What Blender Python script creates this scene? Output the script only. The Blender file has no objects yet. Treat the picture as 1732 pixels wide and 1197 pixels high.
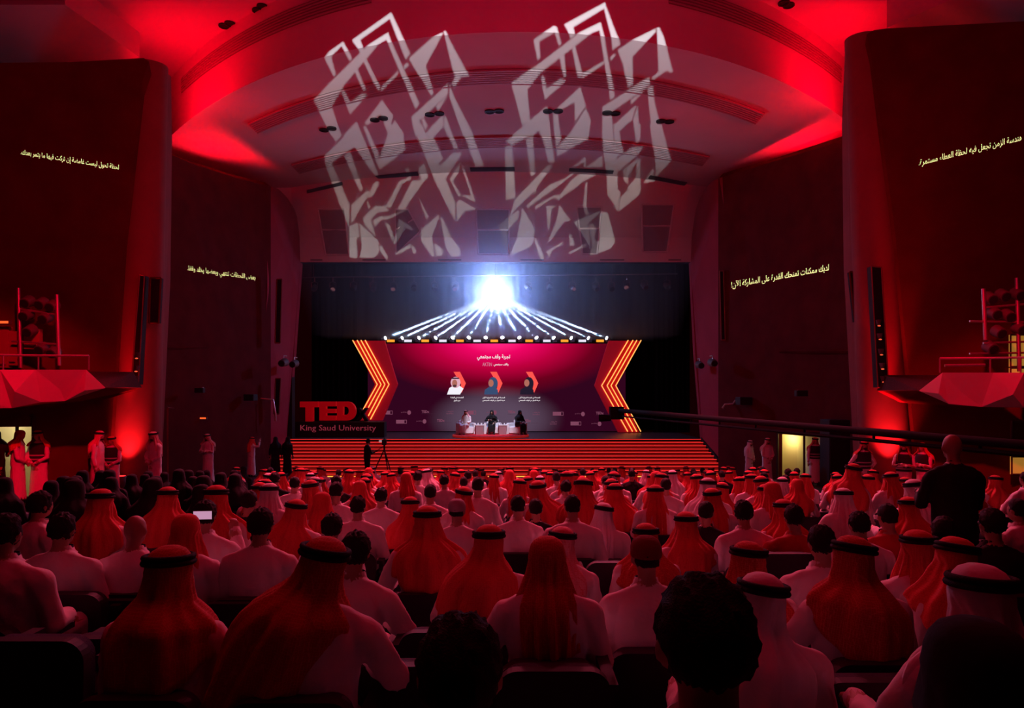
import bpy, bmesh, math, random
from mathutils import Vector, Matrix, noise
from mathutils.kdtree import KDTree
from mathutils.bvhtree import BVHTree
from mathutils.geometry import delaunay_2d_cdt
R = math.radians
PI = math.pi
rnd = random.Random(7)
C = bpy.context.scene.collection
sc = bpy.context.scene
# ------------------------------------------------------------------ camera, world, light, exposure
F, VX, HY, EYE = 1155.0, 866.0, 660.0, 4.2      # focal length in pixels, principal column, horizon row, eye height
cam = bpy.data.cameras.new('camera'); cam_o = bpy.data.objects.new('camera', cam); C.objects.link(cam_o)
cam_o.location = (0, 0, EYE); cam_o.rotation_euler = (R(90), 0, 0)
cam.sensor_width = 36; cam.lens = 36 * F / 1732; cam.shift_y = (HY - 598.5) / 1732; cam.clip_start = .05; cam.clip_end = 200
sc.camera = cam_o
sc.view_settings.view_transform = 'Standard'; sc.view_settings.look = 'None'
sc.view_settings.gamma = 1; sc.view_settings.use_curve_mapping = False
sc.view_settings.exposure = 0.0
w = bpy.data.worlds.new('world'); sc.world = w; w.use_nodes = True
w.node_tree.nodes['Background'].inputs[0].default_value = (1, .02, .05, 1)
w.node_tree.nodes['Background'].inputs[1].default_value = .006
sc.cycles.max_bounces = 5; sc.cycles.diffuse_bounces = 3; sc.cycles.glossy_bounces = 2
sc.cycles.volume_bounces = 0; sc.cycles.use_light_tree = True
sc.cycles.sample_clamp_indirect = 3

def P(x, y, D):
    """the point seen at pixel (x, y) that stands D metres down the hall"""
    return Vector(((x - VX) / F * D, D, EYE - (y - HY) / F * D))

def aim(o, d):
    o.rotation_mode = 'QUATERNION'; o.rotation_quaternion = Vector(d).to_track_quat('-Z', 'Y')
def spot(name, loc, to, power, col, angle, blend=.5, radius=.1):
    l = bpy.data.lights.new(name, 'SPOT'); l.energy = power; l.color = col; l.spot_size = R(angle); l.spot_blend = blend; l.shadow_soft_size = radius
    o = bpy.data.objects.new(name, l); o.location = loc; aim(o, Vector(to) - Vector(loc)); C.objects.link(o); return o
def point(name, loc, power, col, radius=.1):
    l = bpy.data.lights.new(name, 'POINT'); l.energy = power; l.color = col; l.shadow_soft_size = radius
    o = bpy.data.objects.new(name, l); o.location = loc; C.objects.link(o); return o
def area(name, loc, to, power, col, sx, sy):
    l = bpy.data.lights.new(name, 'AREA'); l.shape = 'RECTANGLE'; l.size = sx; l.size_y = sy; l.energy = power; l.color = col
    o = bpy.data.objects.new(name, l); o.location = loc; aim(o, Vector(to) - Vector(loc)); C.objects.link(o); return o

RED = (1, .0, .012)
# uplights tucked behind the tops of the side walls, on the ceiling
for x, y, D, e, tx in ((225, 135, 23.5, 950, -9.5), (1490, 120, 23.0, 950, 9.5)):
    spot('cove_uplight', P(x, y, D) + Vector((0, 0, -1.3)), (tx, D + 3.2, 17.1), e, RED, 130, 1, .3)
for x, y, D, e, tx in ((330, 310, 30.0, 1150, -10), (1390, 285, 29.0, 1050, 9)):
    spot('cove_uplight', P(x, y, D) + Vector((0, .6, -.8)), (tx, D - 2.5, 14.7), e, RED, 150, 1, .3)
# red washes from unseen lamps: on the ceiling cloud, on the audience
area('ceiling_wash', (0, 12, 8.5), (0, 30, 15), 420, (1, .0, .05), 14, 2)
for x in (-7, 0, 7): spot('audience_wash', (x, 24, 14.2), (x * .7, 14.6, 1.5), 12500, (1, .085, .17), 62, 1, .6)
area('rear_wash', (0, 5, 14), (0, 10, 2), 170, (1, .0, .03), 10, 6)
spot('balcony_fill', (-5.5, 8.5, 11.5), P(30, 640, 16.8), 6000, (1, .0, .02), 24, .7, .2)  # unseen spots added to brighten the balcony fronts, one per side
spot('balcony_fill', (5.5, 8.3, 11.5), P(1700, 648, 16.4), 6000, (1, .0, .02), 24, .7, .2)
# white-blue key light on the three speakers
spot('stage_key', (1, 27, 13), (-1.2, 38, 2.2), 9000, (.85, .8, 1), 12, .5, .15)

# ------------------------------------------------------------------ materials
MATS = {}
def mat(name, col, rough=.8, metal=0, emit=None, es=1, bump=0, bscale=60, spec=.3, var=0, vscale=8, pattern=None):
    if name in MATS: return MATS[name]
    m = bpy.data.materials.new(name); m.use_nodes = True; nt = m.node_tree; b = nt.nodes['Principled BSDF']
    b.inputs['Base Color'].default_value = (*col, 1); b.inputs['Roughness'].default_value = rough
    b.inputs['Metallic'].default_value = metal; b.inputs['Specular IOR Level'].default_value = spec
    if emit: b.inputs['Emission Color'].default_value = (*emit, 1); b.inputs['Emission Strength'].default_value = es
    tc = nt.nodes.new('ShaderNodeTexCoord')
    if pattern:                                    # woven red check on white
        ck = nt.nodes.new('ShaderNodeTexVoronoi'); ck.inputs['Scale'].default_value = 85; ck.distance = 'CHEBYCHEV'; ck.inputs['Randomness'].default_value = .15
        nt.links.new(tc.outputs['Object'], ck.inputs['Vector'])
        rp = nt.nodes.new('ShaderNodeValToRGB'); rp.color_ramp.elements[0].position = .38; rp.color_ramp.elements[1].position = .5
        rp.color_ramp.elements[0].color = (*col, 1); rp.color_ramp.elements[1].color = (*pattern, 1)
        nt.links.new(ck.outputs['Distance'], rp.inputs['Fac']); nt.links.new(rp.outputs['Color'], b.inputs['Base Color'])
    elif var:
        n = nt.nodes.new('ShaderNodeTexNoise'); n.inputs['Scale'].default_value = vscale; n.inputs['Detail'].default_value = 5
        nt.links.new(tc.outputs['Object'], n.inputs['Vector'])
        rp = nt.nodes.new('ShaderNodeValToRGB'); rp.color_ramp.elements[0].position = .3; rp.color_ramp.elements[1].position = .7
        rp.color_ramp.elements[0].color = (*[c * (1 - var) for c in col], 1); rp.color_ramp.elements[1].color = (*[min(1, c * (1 + var)) for c in col], 1)
        nt.links.new(n.outputs['Fac'], rp.inputs['Fac']); nt.links.new(rp.outputs['Color'], b.inputs['Base Color'])
    if bump:
        n2 = nt.nodes.new('ShaderNodeTexNoise'); n2.inputs['Scale'].default_value = bscale; n2.inputs['Detail'].default_value = 3
        nt.links.new(tc.outputs['Object'], n2.inputs['Vector'])
        bp = nt.nodes.new('ShaderNodeBump'); bp.inputs['Strength'].default_value = bump; bp.inputs['Distance'].default_value = .02
        nt.links.new(n2.outputs['Fac'], bp.inputs['Height']); nt.links.new(bp.outputs['Normal'], b.inputs['Normal'])
    MATS[name] = m; return m
M_ceil = mat('ceiling_plaster', (.72, .68, .66), .9, var=.05, vscale=.4)
M_ceilgap = mat('slot_shadow', (.25, .2, .2), .9)  # flat grey put in for the shade inside vents and coffers
M_slat = mat('diffuser_metal', (.42, .36, .36), .6)
M_wall = mat('brown_fabric_wall', (.10, .012, .015), .9, spec=.03, bump=.15, bscale=30, var=.15, vscale=1.2)
M_pier = mat('pier_plaster', (.26, .08, .08), .75, spec=.1, var=.08, vscale=1)
M_pier2 = mat('proscenium_pier_plaster', (.32, .03, .05), .75, spec=.05, var=.08, vscale=1)
M_black = mat('matte_black', (.012, .011, .012), .8)
M_gloss = mat('gloss_black', (.015, .014, .016), .6, spec=.3)
M_curt = mat('stage_drape', (.004, .002, .002), .95, spec=0, bump=.2, bscale=20)
M_carpet = mat('dark_carpet', (.035, .012, .015), .95, bump=.4, bscale=200, var=.3, vscale=20)
M_stage = mat('stage_floor_black', (.06, .035, .04), .4, var=.2, vscale=3)
M_step = mat('step_lacquer', (.24, .04, .045), .35, spec=.5)
M_led = mat('led_strip_red', (.8, .1, .05), .5, emit=(1, .03, .025), es=.95)
M_ledy = mat('led_strip_amber', (.9, .5, .1), .5, emit=(1, .32, .04), es=1.8)
M_tube = mat('led_tube_amber', (.9, .4, .1), .5, emit=(1, .36, .08), es=1.6)
M_white = mat('white_lacquer', (.8, .8, .8), .4)
M_metal = mat('steel_tube', (.55, .5, .5), .35, .8)
M_fix = mat('lamp_housing', (.09, .08, .085), .5)
M_balc = mat('balcony_plaster', (.62, .52, .5), .75, var=.05, vscale=1)
M_rug = mat('round_red_rug', (.75, .02, .03), .95, bump=.3, bscale=150)
M_wood = mat('dark_door_wood', (.05, .03, .025), .6, bump=.1)
M_cream = mat('cream_corridor_wall', (.75, .68, .42), .8)
M_skin = mat('skin', (.42, .24, .17), .55, spec=.4)
M_hair = mat('black_hair', (.008, .006, .006), .7, bump=.6, bscale=220)
M_scalp = mat('scalp', (.35, .19, .14), .5, bump=.1, bscale=100, spec=.4)
M_thobe = mat('white_cotton', (.82, .78, .78), .85, bump=.35, bscale=14)
M_shirtred = mat('red_shirt', (.5, .03, .035), .85, bump=.3, bscale=14)
M_shirtdk = mat('black_cloth', (.014, .012, .014), .9, bump=.3, bscale=14)
M_abaya = mat('black_abaya', (.01, .009, .011), .9, bump=.3, bscale=12)
M_pants = mat('dark_trousers', (.04, .035, .045), .9)
M_shoe = mat('dark_leather', (.03, .02, .018), .5)
M_shem = mat('red_check_cloth', (.72, .07, .07), .9, bump=.25, bscale=25, pattern=(.6, .035, .035))
M_shemdk = mat('deep_red_check_cloth', (.50, .03, .022), .9, bump=.25, bscale=25, pattern=(.7, .12, .1))
M_ghut = mat('white_head_cloth', (.82, .78, .78), .9, bump=.25, bscale=25)
M_pink = mat('pale_check_cloth', (.78, .4, .4), .9, bump=.25, bscale=25, pattern=(.7, .15, .15))
M_agal = mat('black_cord', (.008, .008, .009), .8, bump=.5, bscale=200)
M_lany = mat('lanyard_ribbon', (.012, .01, .015), .7)
M_capm = mat('cap_cloth', (.35, .33, .36), .85)
M_knit = mat('dark_red_knit', (.3, .05, .05), .95, bump=.8, bscale=250)
M_seat = mat('navy_seat_fabric', (.035, .028, .06), .8, bump=.3, bscale=150)
M_seatp = mat('seat_plastic', (.025, .022, .03), .6, bump=.05)
M_vest = mat('usher_vest_black', (.025, .022, .03), .8)
M_vests = mat('vest_band_grey', (.5, .45, .5), .6)
M_phone = mat('phone_case', (.03, .03, .03), .4)
M_suit = mat('black_suit', (.01, .01, .011), .85)
def emat(name, col, s): return mat(name, (0, 0, 0), .6, emit=col, es=s)

# ------------------------------------------------------------------ mesh helpers
def link(o, parent=None):
    C.objects.link(o)
    if parent: o.parent = parent
    return o
def tag(o, label=None, cat=None, group=None, kind=None):
    if label: o['label'] = label
    if cat: o['category'] = cat
    if group: o['group'] = group
    if kind: o['kind'] = kind
    return o
def thing(name, label, cat, loc=(0, 0, 0), rz=0, group=None):
    o = bpy.data.objects.new(name, None); o.location = loc; o.rotation_euler = (0, 0, rz); o.empty_display_size = .2
    C.objects.link(o); return tag(o, label, cat, group)
class MB:
    def __init__(s): s.v = []; s.f = []; s.m = []; s.cur = 0
    def face(s, pts):
        n = len(s.v); s.v += [tuple(p) for p in pts]; s.f.append(tuple(range(n, n + len(pts)))); s.m.append(s.cur); return s
    def box(s, lo, hi, M=None):
        x0, y0, z0 = lo; x1, y1, z1 = hi; n = len(s.v)
        vs = [(x0,y0,z0),(x1,y0,z0),(x1,y1,z0),(x0,y1,z0),(x0,y0,z1),(x1,y0,z1),(x1,y1,z1),(x0,y1,z1)]
        if M: vs = [tuple(M @ Vector(v)) for v in vs]
        s.v += vs
        for f in ((0,3,2,1),(4,5,6,7),(0,1,5,4),(1,2,6,5),(2,3,7,6),(3,0,4,7)): s.f.append(tuple(n + i for i in f)); s.m.append(s.cur)
        return s
    def rings(s, rings, caps=True):
        k = len(rings[0]); n = len(s.v)
        for r in rings: s.v += [tuple(p) for p in r]
        for i in range(len(rings) - 1):
            for j in range(k):
                a = n + i * k + j; b = n + i * k + (j + 1) % k; s.f.append((a, b, b + k, a + k)); s.m.append(s.cur)
        if caps:
            s.f.append(tuple(n + j for j in reversed(range(k)))); s.f.append(tuple(n + (len(rings) - 1) * k + j for j in range(k))); s.m += [s.cur] * 2
        return s
    def tube(s, pts, r, k=8, round_ends=False):
        pts = [Vector(p) for p in pts]; rr = list(r) if hasattr(r, '__len__') else [r] * len(pts); out = []
        if round_ends:
            d0 = (pts[0] - pts[1]).normalized(); d1 = (pts[-1] - pts[-2]).normalized()
            pts = [pts[0] + d0 * rr[0] * .95, pts[0] + d0 * rr[0] * .6] + pts + [pts[-1] + d1 * rr[-1] * .6, pts[-1] + d1 * rr[-1] * .95]
            rr = [rr[0] * .3, rr[0] * .8] + rr + [rr[-1] * .8, rr[-1] * .3]
        up = None
        for i, p in enumerate(pts):
            a = pts[max(0, i - 1)]; b = pts[min(len(pts) - 1, i + 1)]; d = (b - a).normalized()
            if up is None: up = Vector((0, 0, 1)) if abs(d.z) < .9 else Vector((0, 1, 0))
            x = d.cross(up).normalized(); y = x.cross(d).normalized(); up = y
            out.append([p + (x * math.cos(t) + y * math.sin(t)) * rr[i] for t in [2 * PI * j / k for j in range(k)]])
        return s.rings(out)
    def lathe(s, prof, k=24, c=(0, 0, 0)):
        c = Vector(c)
        return s.rings([[c + Vector((r * math.cos(2 * PI * j / k), r * math.sin(2 * PI * j / k), z)) for j in range(k)] for r, z in prof])
    def ell(s, c, r, k=12, n=8):
        c = Vector(c)
        return s.rings([[c + Vector((r[0] * math.sin(a) * math.cos(2*PI*j/k), r[1] * math.sin(a) * math.sin(2*PI*j/k), r[2] * math.cos(a))) for j in range(k)] for a in [PI * (i + .15) / (n - 1 + .3) for i in range(n)]])
    def prism(s, poly, off):
        """a flat outline given its depth"""
        off = Vector(off); a = [Vector(p) for p in poly]; b = [p + off for p in a]; n = len(a)
        s.face(a); s.face(list(reversed(b)))
        for i in range(n): j = (i + 1) % n; s.face([a[j], a[i], b[i], b[j]])
        return s
    def mesh(s, name, mats, smooth=False):
        me = bpy.data.meshes.new(name); me.from_pydata(s.v, [], s.f)
        for m in (mats if isinstance(mats, (list, tuple)) else [mats]): me.materials.append(m)
        me.polygons.foreach_set('material_index', s.m)
        bm = bmesh.new(); bm.from_mesh(me); bmesh.ops.remove_doubles(bm, verts=bm.verts, dist=1e-5); bmesh.ops.recalc_face_normals(bm, faces=bm.faces); bm.to_mesh(me); bm.free()
        if smooth:
            me.polygons.foreach_set('use_smooth', [True] * len(me.polygons))
            try: me.set_sharp_from_angle(angle=R(50))
            except Exception: pass
        me.update(); return me
    def build(s, name, mats, parent=None, smooth=False, bevel=0):
        o = bpy.data.objects.new(name, s.mesh(name, mats, smooth)); link(o, parent)
        if bevel:
            b = o.modifiers.new('bevel', 'BEVEL'); b.width = bevel; b.segments = 2; b.limit_method = 'ANGLE'
        return o
def struct(o, label=None): o['kind'] = 'structure'; (label and tag(o, label)); return o
def rel(root, p): return Vector(p) - Vector(root.location)

# ------------------------------------------------------------------ the shell of the hall
def lerp(a, b, t): return a + (b - a) * t
def floor_z(D): return .1015 * max(0, 25.5 - D)
def dl(x): return lerp(26.0, 32.5, (x - 290) / 168)        # depth of the second panel, left-hand side of the hall
def dr(x): return lerp(26.0, 32.5, (1425 - x) / 210)
def dbl(x): return lerp(17.8, 20.0, x / 280)
def dbr(x): return lerp(18.2, 20.0, (1732 - x) / 295)
def wall_poly(pts, depth, name, m, thick=.35, label=None):
    a = [P(x, y, depth(x)) for x, y in pts]; mb = MB()
    n = (a[1] - a[0]).cross(a[2] - a[0]).normalized(); off = n * thick
    if off.y < 0: off = -off
    mb.prism(a, off); return struct(mb.build(name, m), label)
BASE = 860
W1L = wall_poly([(-190, 110), (0, 106), (120, 105), (225, 99), (243, 98), (252, 104), (240, 140), (210, 400), (188, 733), (184, BASE), (57, BASE), (57, 703), (-50, 703), (-50, BASE), (-190, BASE)], dbl, 'wall_left', M_wall, label='dark brown side wall behind the balcony with the pale lit door')
W1R = wall_poly([(1900, 28), (1732, 36), (1600, 43), (1500, 48), (1478, 51), (1466, 58), (1474, 90), (1515, 400), (1546, 733), (1550, BASE), (1900, BASE)], dbr, 'wall_right', M_wall, label='dark brown side wall behind the balcony with the yellow lit panels')
W2L = wall_poly([(270, 250), (290, 262), (330, 279), (400, 301), (440, 311), (458, 315), (458, 800), (458, BASE), (270, BASE)], dl, 'wall_left', M_wall)
W2R = wall_poly([(1450, 222), (1425, 236), (1415, 241), (1350, 262), (1290, 281), (1240, 294), (1215, 302), (1215, BASE), (1315, BASE), (1315, 731), (1393, 731), (1393, BASE), (1450, BASE)], dr, 'wall_right', M_wall)
# side piers of the proscenium, battered
def quadwall(name, m, pts, thick=.4, label=None):
    a = [P(*p) for p in pts]; mb = MB(); mb.prism(a, (0, thick, 0)); return struct(mb.build(name, m), label)
quadwall('wall_left', M_pier2, [(452, 313, 32.4), (470, 319, 33.3), (481, 330, 34), (491, 345, 34.6), (498, 362, 35.2), (503, 400, 35.6), (508, 445, 36), (497, 600, 36), (485, 742, 36), (478, 830, 36), (412, 830, 32), (435, 716, 32), (452, 500, 32.2)], .4, 'battered pier beside the stage sign')
quadwall('wall_right', M_pier2, [(1222, 299, 32.2), (1205, 306, 33), (1195, 318, 33.8), (1186, 335, 34.6), (1180, 352, 35.2), (1173, 400, 35.6), (1168, 442, 36), (1176, 600, 36), (1188, 747, 36), (1194, 830, 36), (1262, 830, 32), (1246, 700, 32), (1230, 500, 32.2)], .4, 'battered pier beside the lit doorway')
# conical half-round piers with a tall slot
def pier(side, xb, xt, rb, rt, yt):
    b = P(xb, 820, 20.2); t = P(xt, yt, 20.4); b.z = 0; mb = MB(); n = 14; rings = []
    for i in range(n + 1):
        u = i / n; c = b.lerp(t, u); r = lerp(rb, rt, u ** .8)
        rings.append([c + Vector((r * math.cos(a), r * .85 * math.sin(a), 0)) for a in [2 * PI * j / 32 for j in range(32)]])
    mb.rings(rings); o = mb.build('pier_column', M_pier, None, True)
    struct(o, 'round pier washed by a red uplight, ' + ('beside the second panel near the stage sign' if side < 0 else 'beside the usher with hands on hips')); return o
pier(-1, 222, 251, .80, .55, 112); pier(1, 1505, 1462, .80, .55, 66)
# returns between the first panel and the deeper second panel
quadwall('trim_1', M_pier, [(262, 106, 20.1), (281, 122, 20.8), (283, 232, 21.2), (280, 470, 21.2), (262, 850, 20.8), (240, 850, 20.1)], .3)
quadwall('trim_2', M_pier, [(1456, 64, 20.1), (1437, 82, 20.8), (1432, 205, 21.2), (1435, 450, 21.2), (1456, 850, 20.8), (1480, 850, 20.1)], .3)
# raked floor, front floor, side aisles, stage
mb = MB(); mb.face([(-14, -3, floor_z(-3)), (14, -3, floor_z(-3)), (14, 25.5, 0), (-14, 25.5, 0)]); mb.face([(-15, 25.5, 0), (15, 25.5, 0), (15, 37, 0), (-15, 37, 0)])
FLOOR = struct(mb.build('floor', M_carpet), 'dark raked carpet floor under the seats')
def aisle_z(side, D): return (1.1 - (D - 20) * .06) if side < 0 else (.9 - (D - 21) * .065)
for side in (-1, 1):
    mb = MB()
    p = [(side * 9.75, 15.5), (side * 16, 15.5), (side * 16, 31.5), (side * 9.75, 31.5)]
    a = [Vector((x, y, aisle_z(side, y))) for x, y in p]; mb.prism(a, (0, 0, -1.4)); struct(mb.build('floor', M_carpet), 'raised side aisle the ushers stand on')
ZS = 1.64
mb = MB(); mb.box((-12.1, 36, 0), (10.1, 46, ZS)); struct(mb.build('floor', M_stage), 'black stage floor behind the red steps')
# ceiling cloud: flat, edged by arcs in plan
ZC, ZU = 14.75, 17.15
def arcD(D0, a, X, x0=.2): return D0 + a * (X - x0) ** 2
XS = [-17 + 34 * i / 68 for i in range(69)]
bulk = lambda X: arcD(20.1, .040, X)
fas = lambda X: min(35.6, arcD(33.0, .0215, X, -.6))
mb = MB()
for a, b in zip(XS, XS[1:]):
    for k in range(8):
        t0, t1 = k / 8, (k + 1) / 8
        mb.face([(a, lerp(bulk(a), max(fas(a), bulk(a) + .5), t0), ZC), (b, lerp(bulk(b), max(fas(b), bulk(b) + .5), t0), ZC), (b, lerp(bulk(b), max(fas(b), bulk(b) + .5), t1), ZC), (a, lerp(bulk(a), max(fas(a), bulk(a) + .5), t1), ZC)])
CEIL = struct(mb.build('ceiling', M_ceil), 'curved white ceiling cloud over the front of the hall')
cv, cf = list(mb.v), list(mb.f)
mb = MB()
for a, b in zip(XS, XS[1:]): mb.face([(a, bulk(a), ZC), (b, bulk(b), ZC), (b, bulk(b), ZU), (a, bulk(a), ZU)])
o = struct(mb.build('trim_3', M_ceil), 'curved upstand where the ceiling steps up')
n = len(cv); cv += mb.v; cf += [tuple(i + n for i in f) for f in mb.f]
mb = MB()
for a, b in zip(XS, XS[1:]): mb.face([(a * 1.6, -3, ZU), (b * 1.6, -3, ZU), (b, bulk(b), ZU), (a, bulk(a), ZU)])
struct(mb.build('ceiling', M_ceil), 'upper ceiling nearer the audience')
n = len(cv); cv += mb.v; cf += [tuple(i + n for i in f) for f in mb.f]
for sx, poly in ((-1, [(-30, 8), (110, 8), (236, 97), (-30, 250)]), (1, [(1780, -25), (1625, -8), (1500, 47), (1780, 200)])):
    a = []
    for x, y in poly:
        D = (16.25 - EYE) * F / (HY - y) if y < 150 else 33
        D = min(D, 30); q = P(x, y, D); a.append(Vector((q.x, q.y, 16.25)))
    mb = MB(); mb.prism(a, (0, 0, .9)); struct(mb.build('ceiling', M_ceil), 'dropped soffit above the side wall')
# sloping fascia and upright band over the proscenium
mb = MB(); FX = [-14 + 28 * i / 56 for i in range(57)]; ZF = 12.25; ZP = 10.95
for a, b in zip(FX, FX[1:]):
    for k in range(4):
        f = lambda X, t: (X, lerp(fas(X), 36, t), lerp(ZC, ZF, t))
        mb.face([f(a, k/4), f(b, k/4), f(b, (k+1)/4), f(a, (k+1)/4)])
    mb.face([(a, 35.96, ZF), (b, 35.96, ZF), (b, 35.96, ZP), (a, 35.96, ZP)])
struct(mb.build('wall_front', M_ceil), 'sloped fascia over the stage opening')
n = len(cv); cv += mb.v; cf += [tuple(i + n for i in f) for f in mb.f]
mb = MB(); mb.box((-14, 36.0, ZP), (14, 36.5, ZC + 3)); mb.box((-14, 36, 0), (-11.6, 36.5, ZP)); mb.box((10.2, 36, 0), (14, 36.5, ZP)); struct(mb.build('wall_front', M_black), 'back of the stage opening')
BV = BVHTree.FromPolygons([Vector(v) for v in cv], cf)
def hit(x, y, bv=BV):
    d = P(x, y, 1) - Vector((0, 0, EYE)); h = bv.ray_cast(Vector((0, 0, EYE)), d); return h[0], h[1]
# slatted air slots
def slot(arc, x0, x1, label, wdt, gap=.0, n=7):
    r = thing('slot_diffuser', label, 'ceiling vent', (0, arc(0), ZC)); S = [lerp(x0, x1, i / 40) for i in range(41)]
    b = MB()
    for a, c in zip(S, S[1:]):
        b.prism([rel(r, (a, arc(a), ZC - .015)), rel(r, (c, arc(c), ZC - .015)), rel(r, (c, arc(c) + wdt, ZC - .015)), rel(r, (a, arc(a) + wdt, ZC - .015))], (0, 0, -.015))
    b.build('backing', M_ceilgap, r); s = MB()
    for k in range(n):
        o0 = wdt * (k + .25) / n; o1 = o0 + wdt * .45 / n
        for a, c in zip(S, S[1:]):
            s.prism([rel(r, (a, arc(a) + o0, ZC - .03)), rel(r, (c, arc(c) + o0, ZC - .03)), rel(r, (c, arc(c) + o1, ZC - .03)), rel(r, (a, arc(a) + o1, ZC - .03))], (0, 0, -.05))
    tag(s.build('slats', M_slat, r), kind='stuff')
slot(lambda X: arcD(22.35, .0405, X), -10.4, 9.6, 'long curved slatted vent across the ceiling in front of the row of downlights', 1.05)
slot(lambda X: arcD(28.25, .0325, X), -10.3, 8.9, 'shorter curved slatted vent across the ceiling close above the light coffers', 1.3)
for (x0, x1, nm) in ((-13.2, -4.3, 'slatted vent on the ceiling upstand over the round pier by the stage sign'), (4.8, 12.7, 'slatted vent on the ceiling upstand over the round pier by the lit doorway')):
    r = thing('slot_diffuser', nm, 'ceiling vent', (x0, bulk(x0), 16.2)); S = [lerp(x0, x1, i / 24) for i in range(25)]; b = MB(); s = MB()
    for a, c in zip(S, S[1:]):
        b.prism([rel(r, (a, bulk(a) - .01, 16.05)), rel(r, (c, bulk(c) - .01, 16.05)), rel(r, (c, bulk(c) - .01, 16.65)), rel(r, (a, bulk(a) - .01, 16.65))], (0, -.02, 0))
        for k in range(6):
            z = 16.08 + k * .095
            s.prism([rel(r, (a, bulk(a) - .03, z)), rel(r, (c, bulk(c) - .03, z)), rel(r, (c, bulk(c) - .03, z + .035)), rel(r, (a, bulk(a) - .03, z + .035))], (0, -.05, 0))
    b.build('backing', M_ceilgap, r); tag(s.build('slats', M_slat, r), kind='stuff')
# pairs of round downlight holes
def downlight(x, y, lab):
    p, nn = hit(x, y)
    if p is None: return
    r = thing('downlight', lab, 'ceiling light', p, 0, 'round downlight pairs in the ceiling')
    q = Vector((0, 0, -1))
    MB().rings([[Vector((rr * math.cos(t), rr * math.sin(t), z)) for t in [2*PI*j/16 for j in range(16)]] for rr, z in ((.19, 0), (.19, -.05), (.15, -.05), (.15, -.01))], False).build('rim', M_gloss, r, True)
    MB().lathe([(.15, -.012), (.15, -.03)], 16).build('lens', M_black, r)
for i, (x, y) in enumerate([(548, 219), (561, 216), (634, 202), (648, 199), (727, 193), (743, 191), (828, 188), (844, 187), (927, 187), (944, 187), (1027, 190), (1041, 191), (1118, 204), (1132, 205)]):
    nth = ['first', 'second', 'third', 'fourth', 'fifth', 'sixth', 'seventh'][i // 2]
    downlight(x, y, f'round black downlight, {"one" if i % 2 == 0 else "other"} of the {nth} pair, counting from the stage sign side')
for i, (x, y) in enumerate([(379, 43), (389, 39), (436, 17), (444, 10), (1326, 4), (1334, 8)]):
    downlight(x, y, f'round black downlight in the upper ceiling, {["first", "second", "third", "fourth", "fifth", "sixth"][i]} hole from the stage sign side')
# light coffers over the stage opening: raised panels, coloured dark for recess shade
def coffer(slotp, body, lab):
    a = [hit(*q)[0] for q in slotp]; r = thing('light_coffer', lab, 'ceiling coffer', a[0])
    dn = Vector((0, -.05, -.04)); up = Vector((0, -.012, -.01))
    MB().prism([rel(r, p + up) for p in a], dn).build('slot', M_black, r)
    b = [hit(*q)[0] for q in body]
    MB().prism([rel(r, p + Vector((0, -.01, 0))) for p in b], (0, -.03, 0)).build('shade_panel', M_ceilgap, r)
    for i in range(4):
        p, q = b[i], b[(i + 1) % 4]
        MB().tube([rel(r, p + Vector((0, -.05, 0))), rel(r, q + Vector((0, -.05, 0)))], .05, 4).build('frame_edge', M_ceil, r)
    m0 = [b[0].lerp(b[3], .45), b[1].lerp(b[2], .45)]
    MB().tube([rel(r, m0[0] + Vector((0, -.06, 0))), rel(r, m0[1] + Vector((0, -.06, 0)))], .045, 4).build('frame_edge', M_ceil, r)
coffer([(519, 321), (579, 307), (580, 312), (520, 326)], [(538, 354), (583, 354), (590, 431), (551, 431)], 'light coffer nearest the stage sign pier')
coffer([(635, 297), (706, 290), (708, 296), (640, 301)], [(668, 354), (690, 354), (711, 391), (670, 430)], 'light coffer between the sign pier coffer and the middle one')
coffer([(795, 283), (870, 282), (871, 288), (796, 289)], [(805, 354), (862, 354), (860, 430), (809, 430)], 'middle light coffer right above the bright stage lamp')
coffer([(963, 284), (1038, 288), (1036, 293), (962, 289)], [(975, 350), (1018, 350), (1010, 430), (985, 430)], 'light coffer between the middle one and the doorway side one')
coffer([(1100, 296), (1162, 308), (1157, 313), (1096, 301)], [(1085, 346), (1140, 346), (1128, 426), (1087, 426)], 'light coffer nearest the pier by the lit doorway')
# thin service hatches in the band
for x0, x1 in ((525, 545), (613, 652), (741, 780), (880, 920), (1015, 1056), (1131, 1152)):
    a = P(x0, 440, 35.9); b = P(x1, 438.5, 35.9); MB().box((a.x, 35.9, a.z), (b.x, 35.955, b.z)).build('trim_4', M_black)['kind'] = 'structure'

# slots and recesses as black blocks standing for their shade, small wall fittings
def wbox(name, x0, y0, x1, y1, D, dep, m, label, cat, group=None):
    a = P(x0, y1, D); b = P(x1, y0, D); r = thing(name, label, cat, ((a.x + b.x) / 2, D, a.z), 0, group)
    hx, hz = (b.x - a.x) / 2, b.z - a.z
    return r, hx, hz
def tall_slot(pts, D, lab, lamps):
    a = [P(x, y, D) for x, y in pts]; r = thing('wall_light_slot', lab, 'light slot', a[0])
    MB().prism([rel(r, p) for p in a], (0, .25, 0)).build('recess', M_black, r)  # black block on the pier face, its colour stands for the slot's shade
    for i in range(len(a)):
        MB().tube([rel(r, a[i]), rel(r, a[(i + 1) % len(a)])], .02, 4).build('frame_edge', M_pier, r)
    for x, y in lamps:
        q = P(x, y, D - .1); f = MB().tube([rel(r, q) - Vector((0, .0, .07)), rel(r, q) + Vector((0, 0, .07))], [.05, .08], 10).build('lamp', M_fix, r)
        MB().ell(rel(r, q) + Vector((0, -.03, -.1)), (.05, .02, .02), 8, 5).build('lens', emat('lamp_ember', (1, .12, .05), .9), f)
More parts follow.
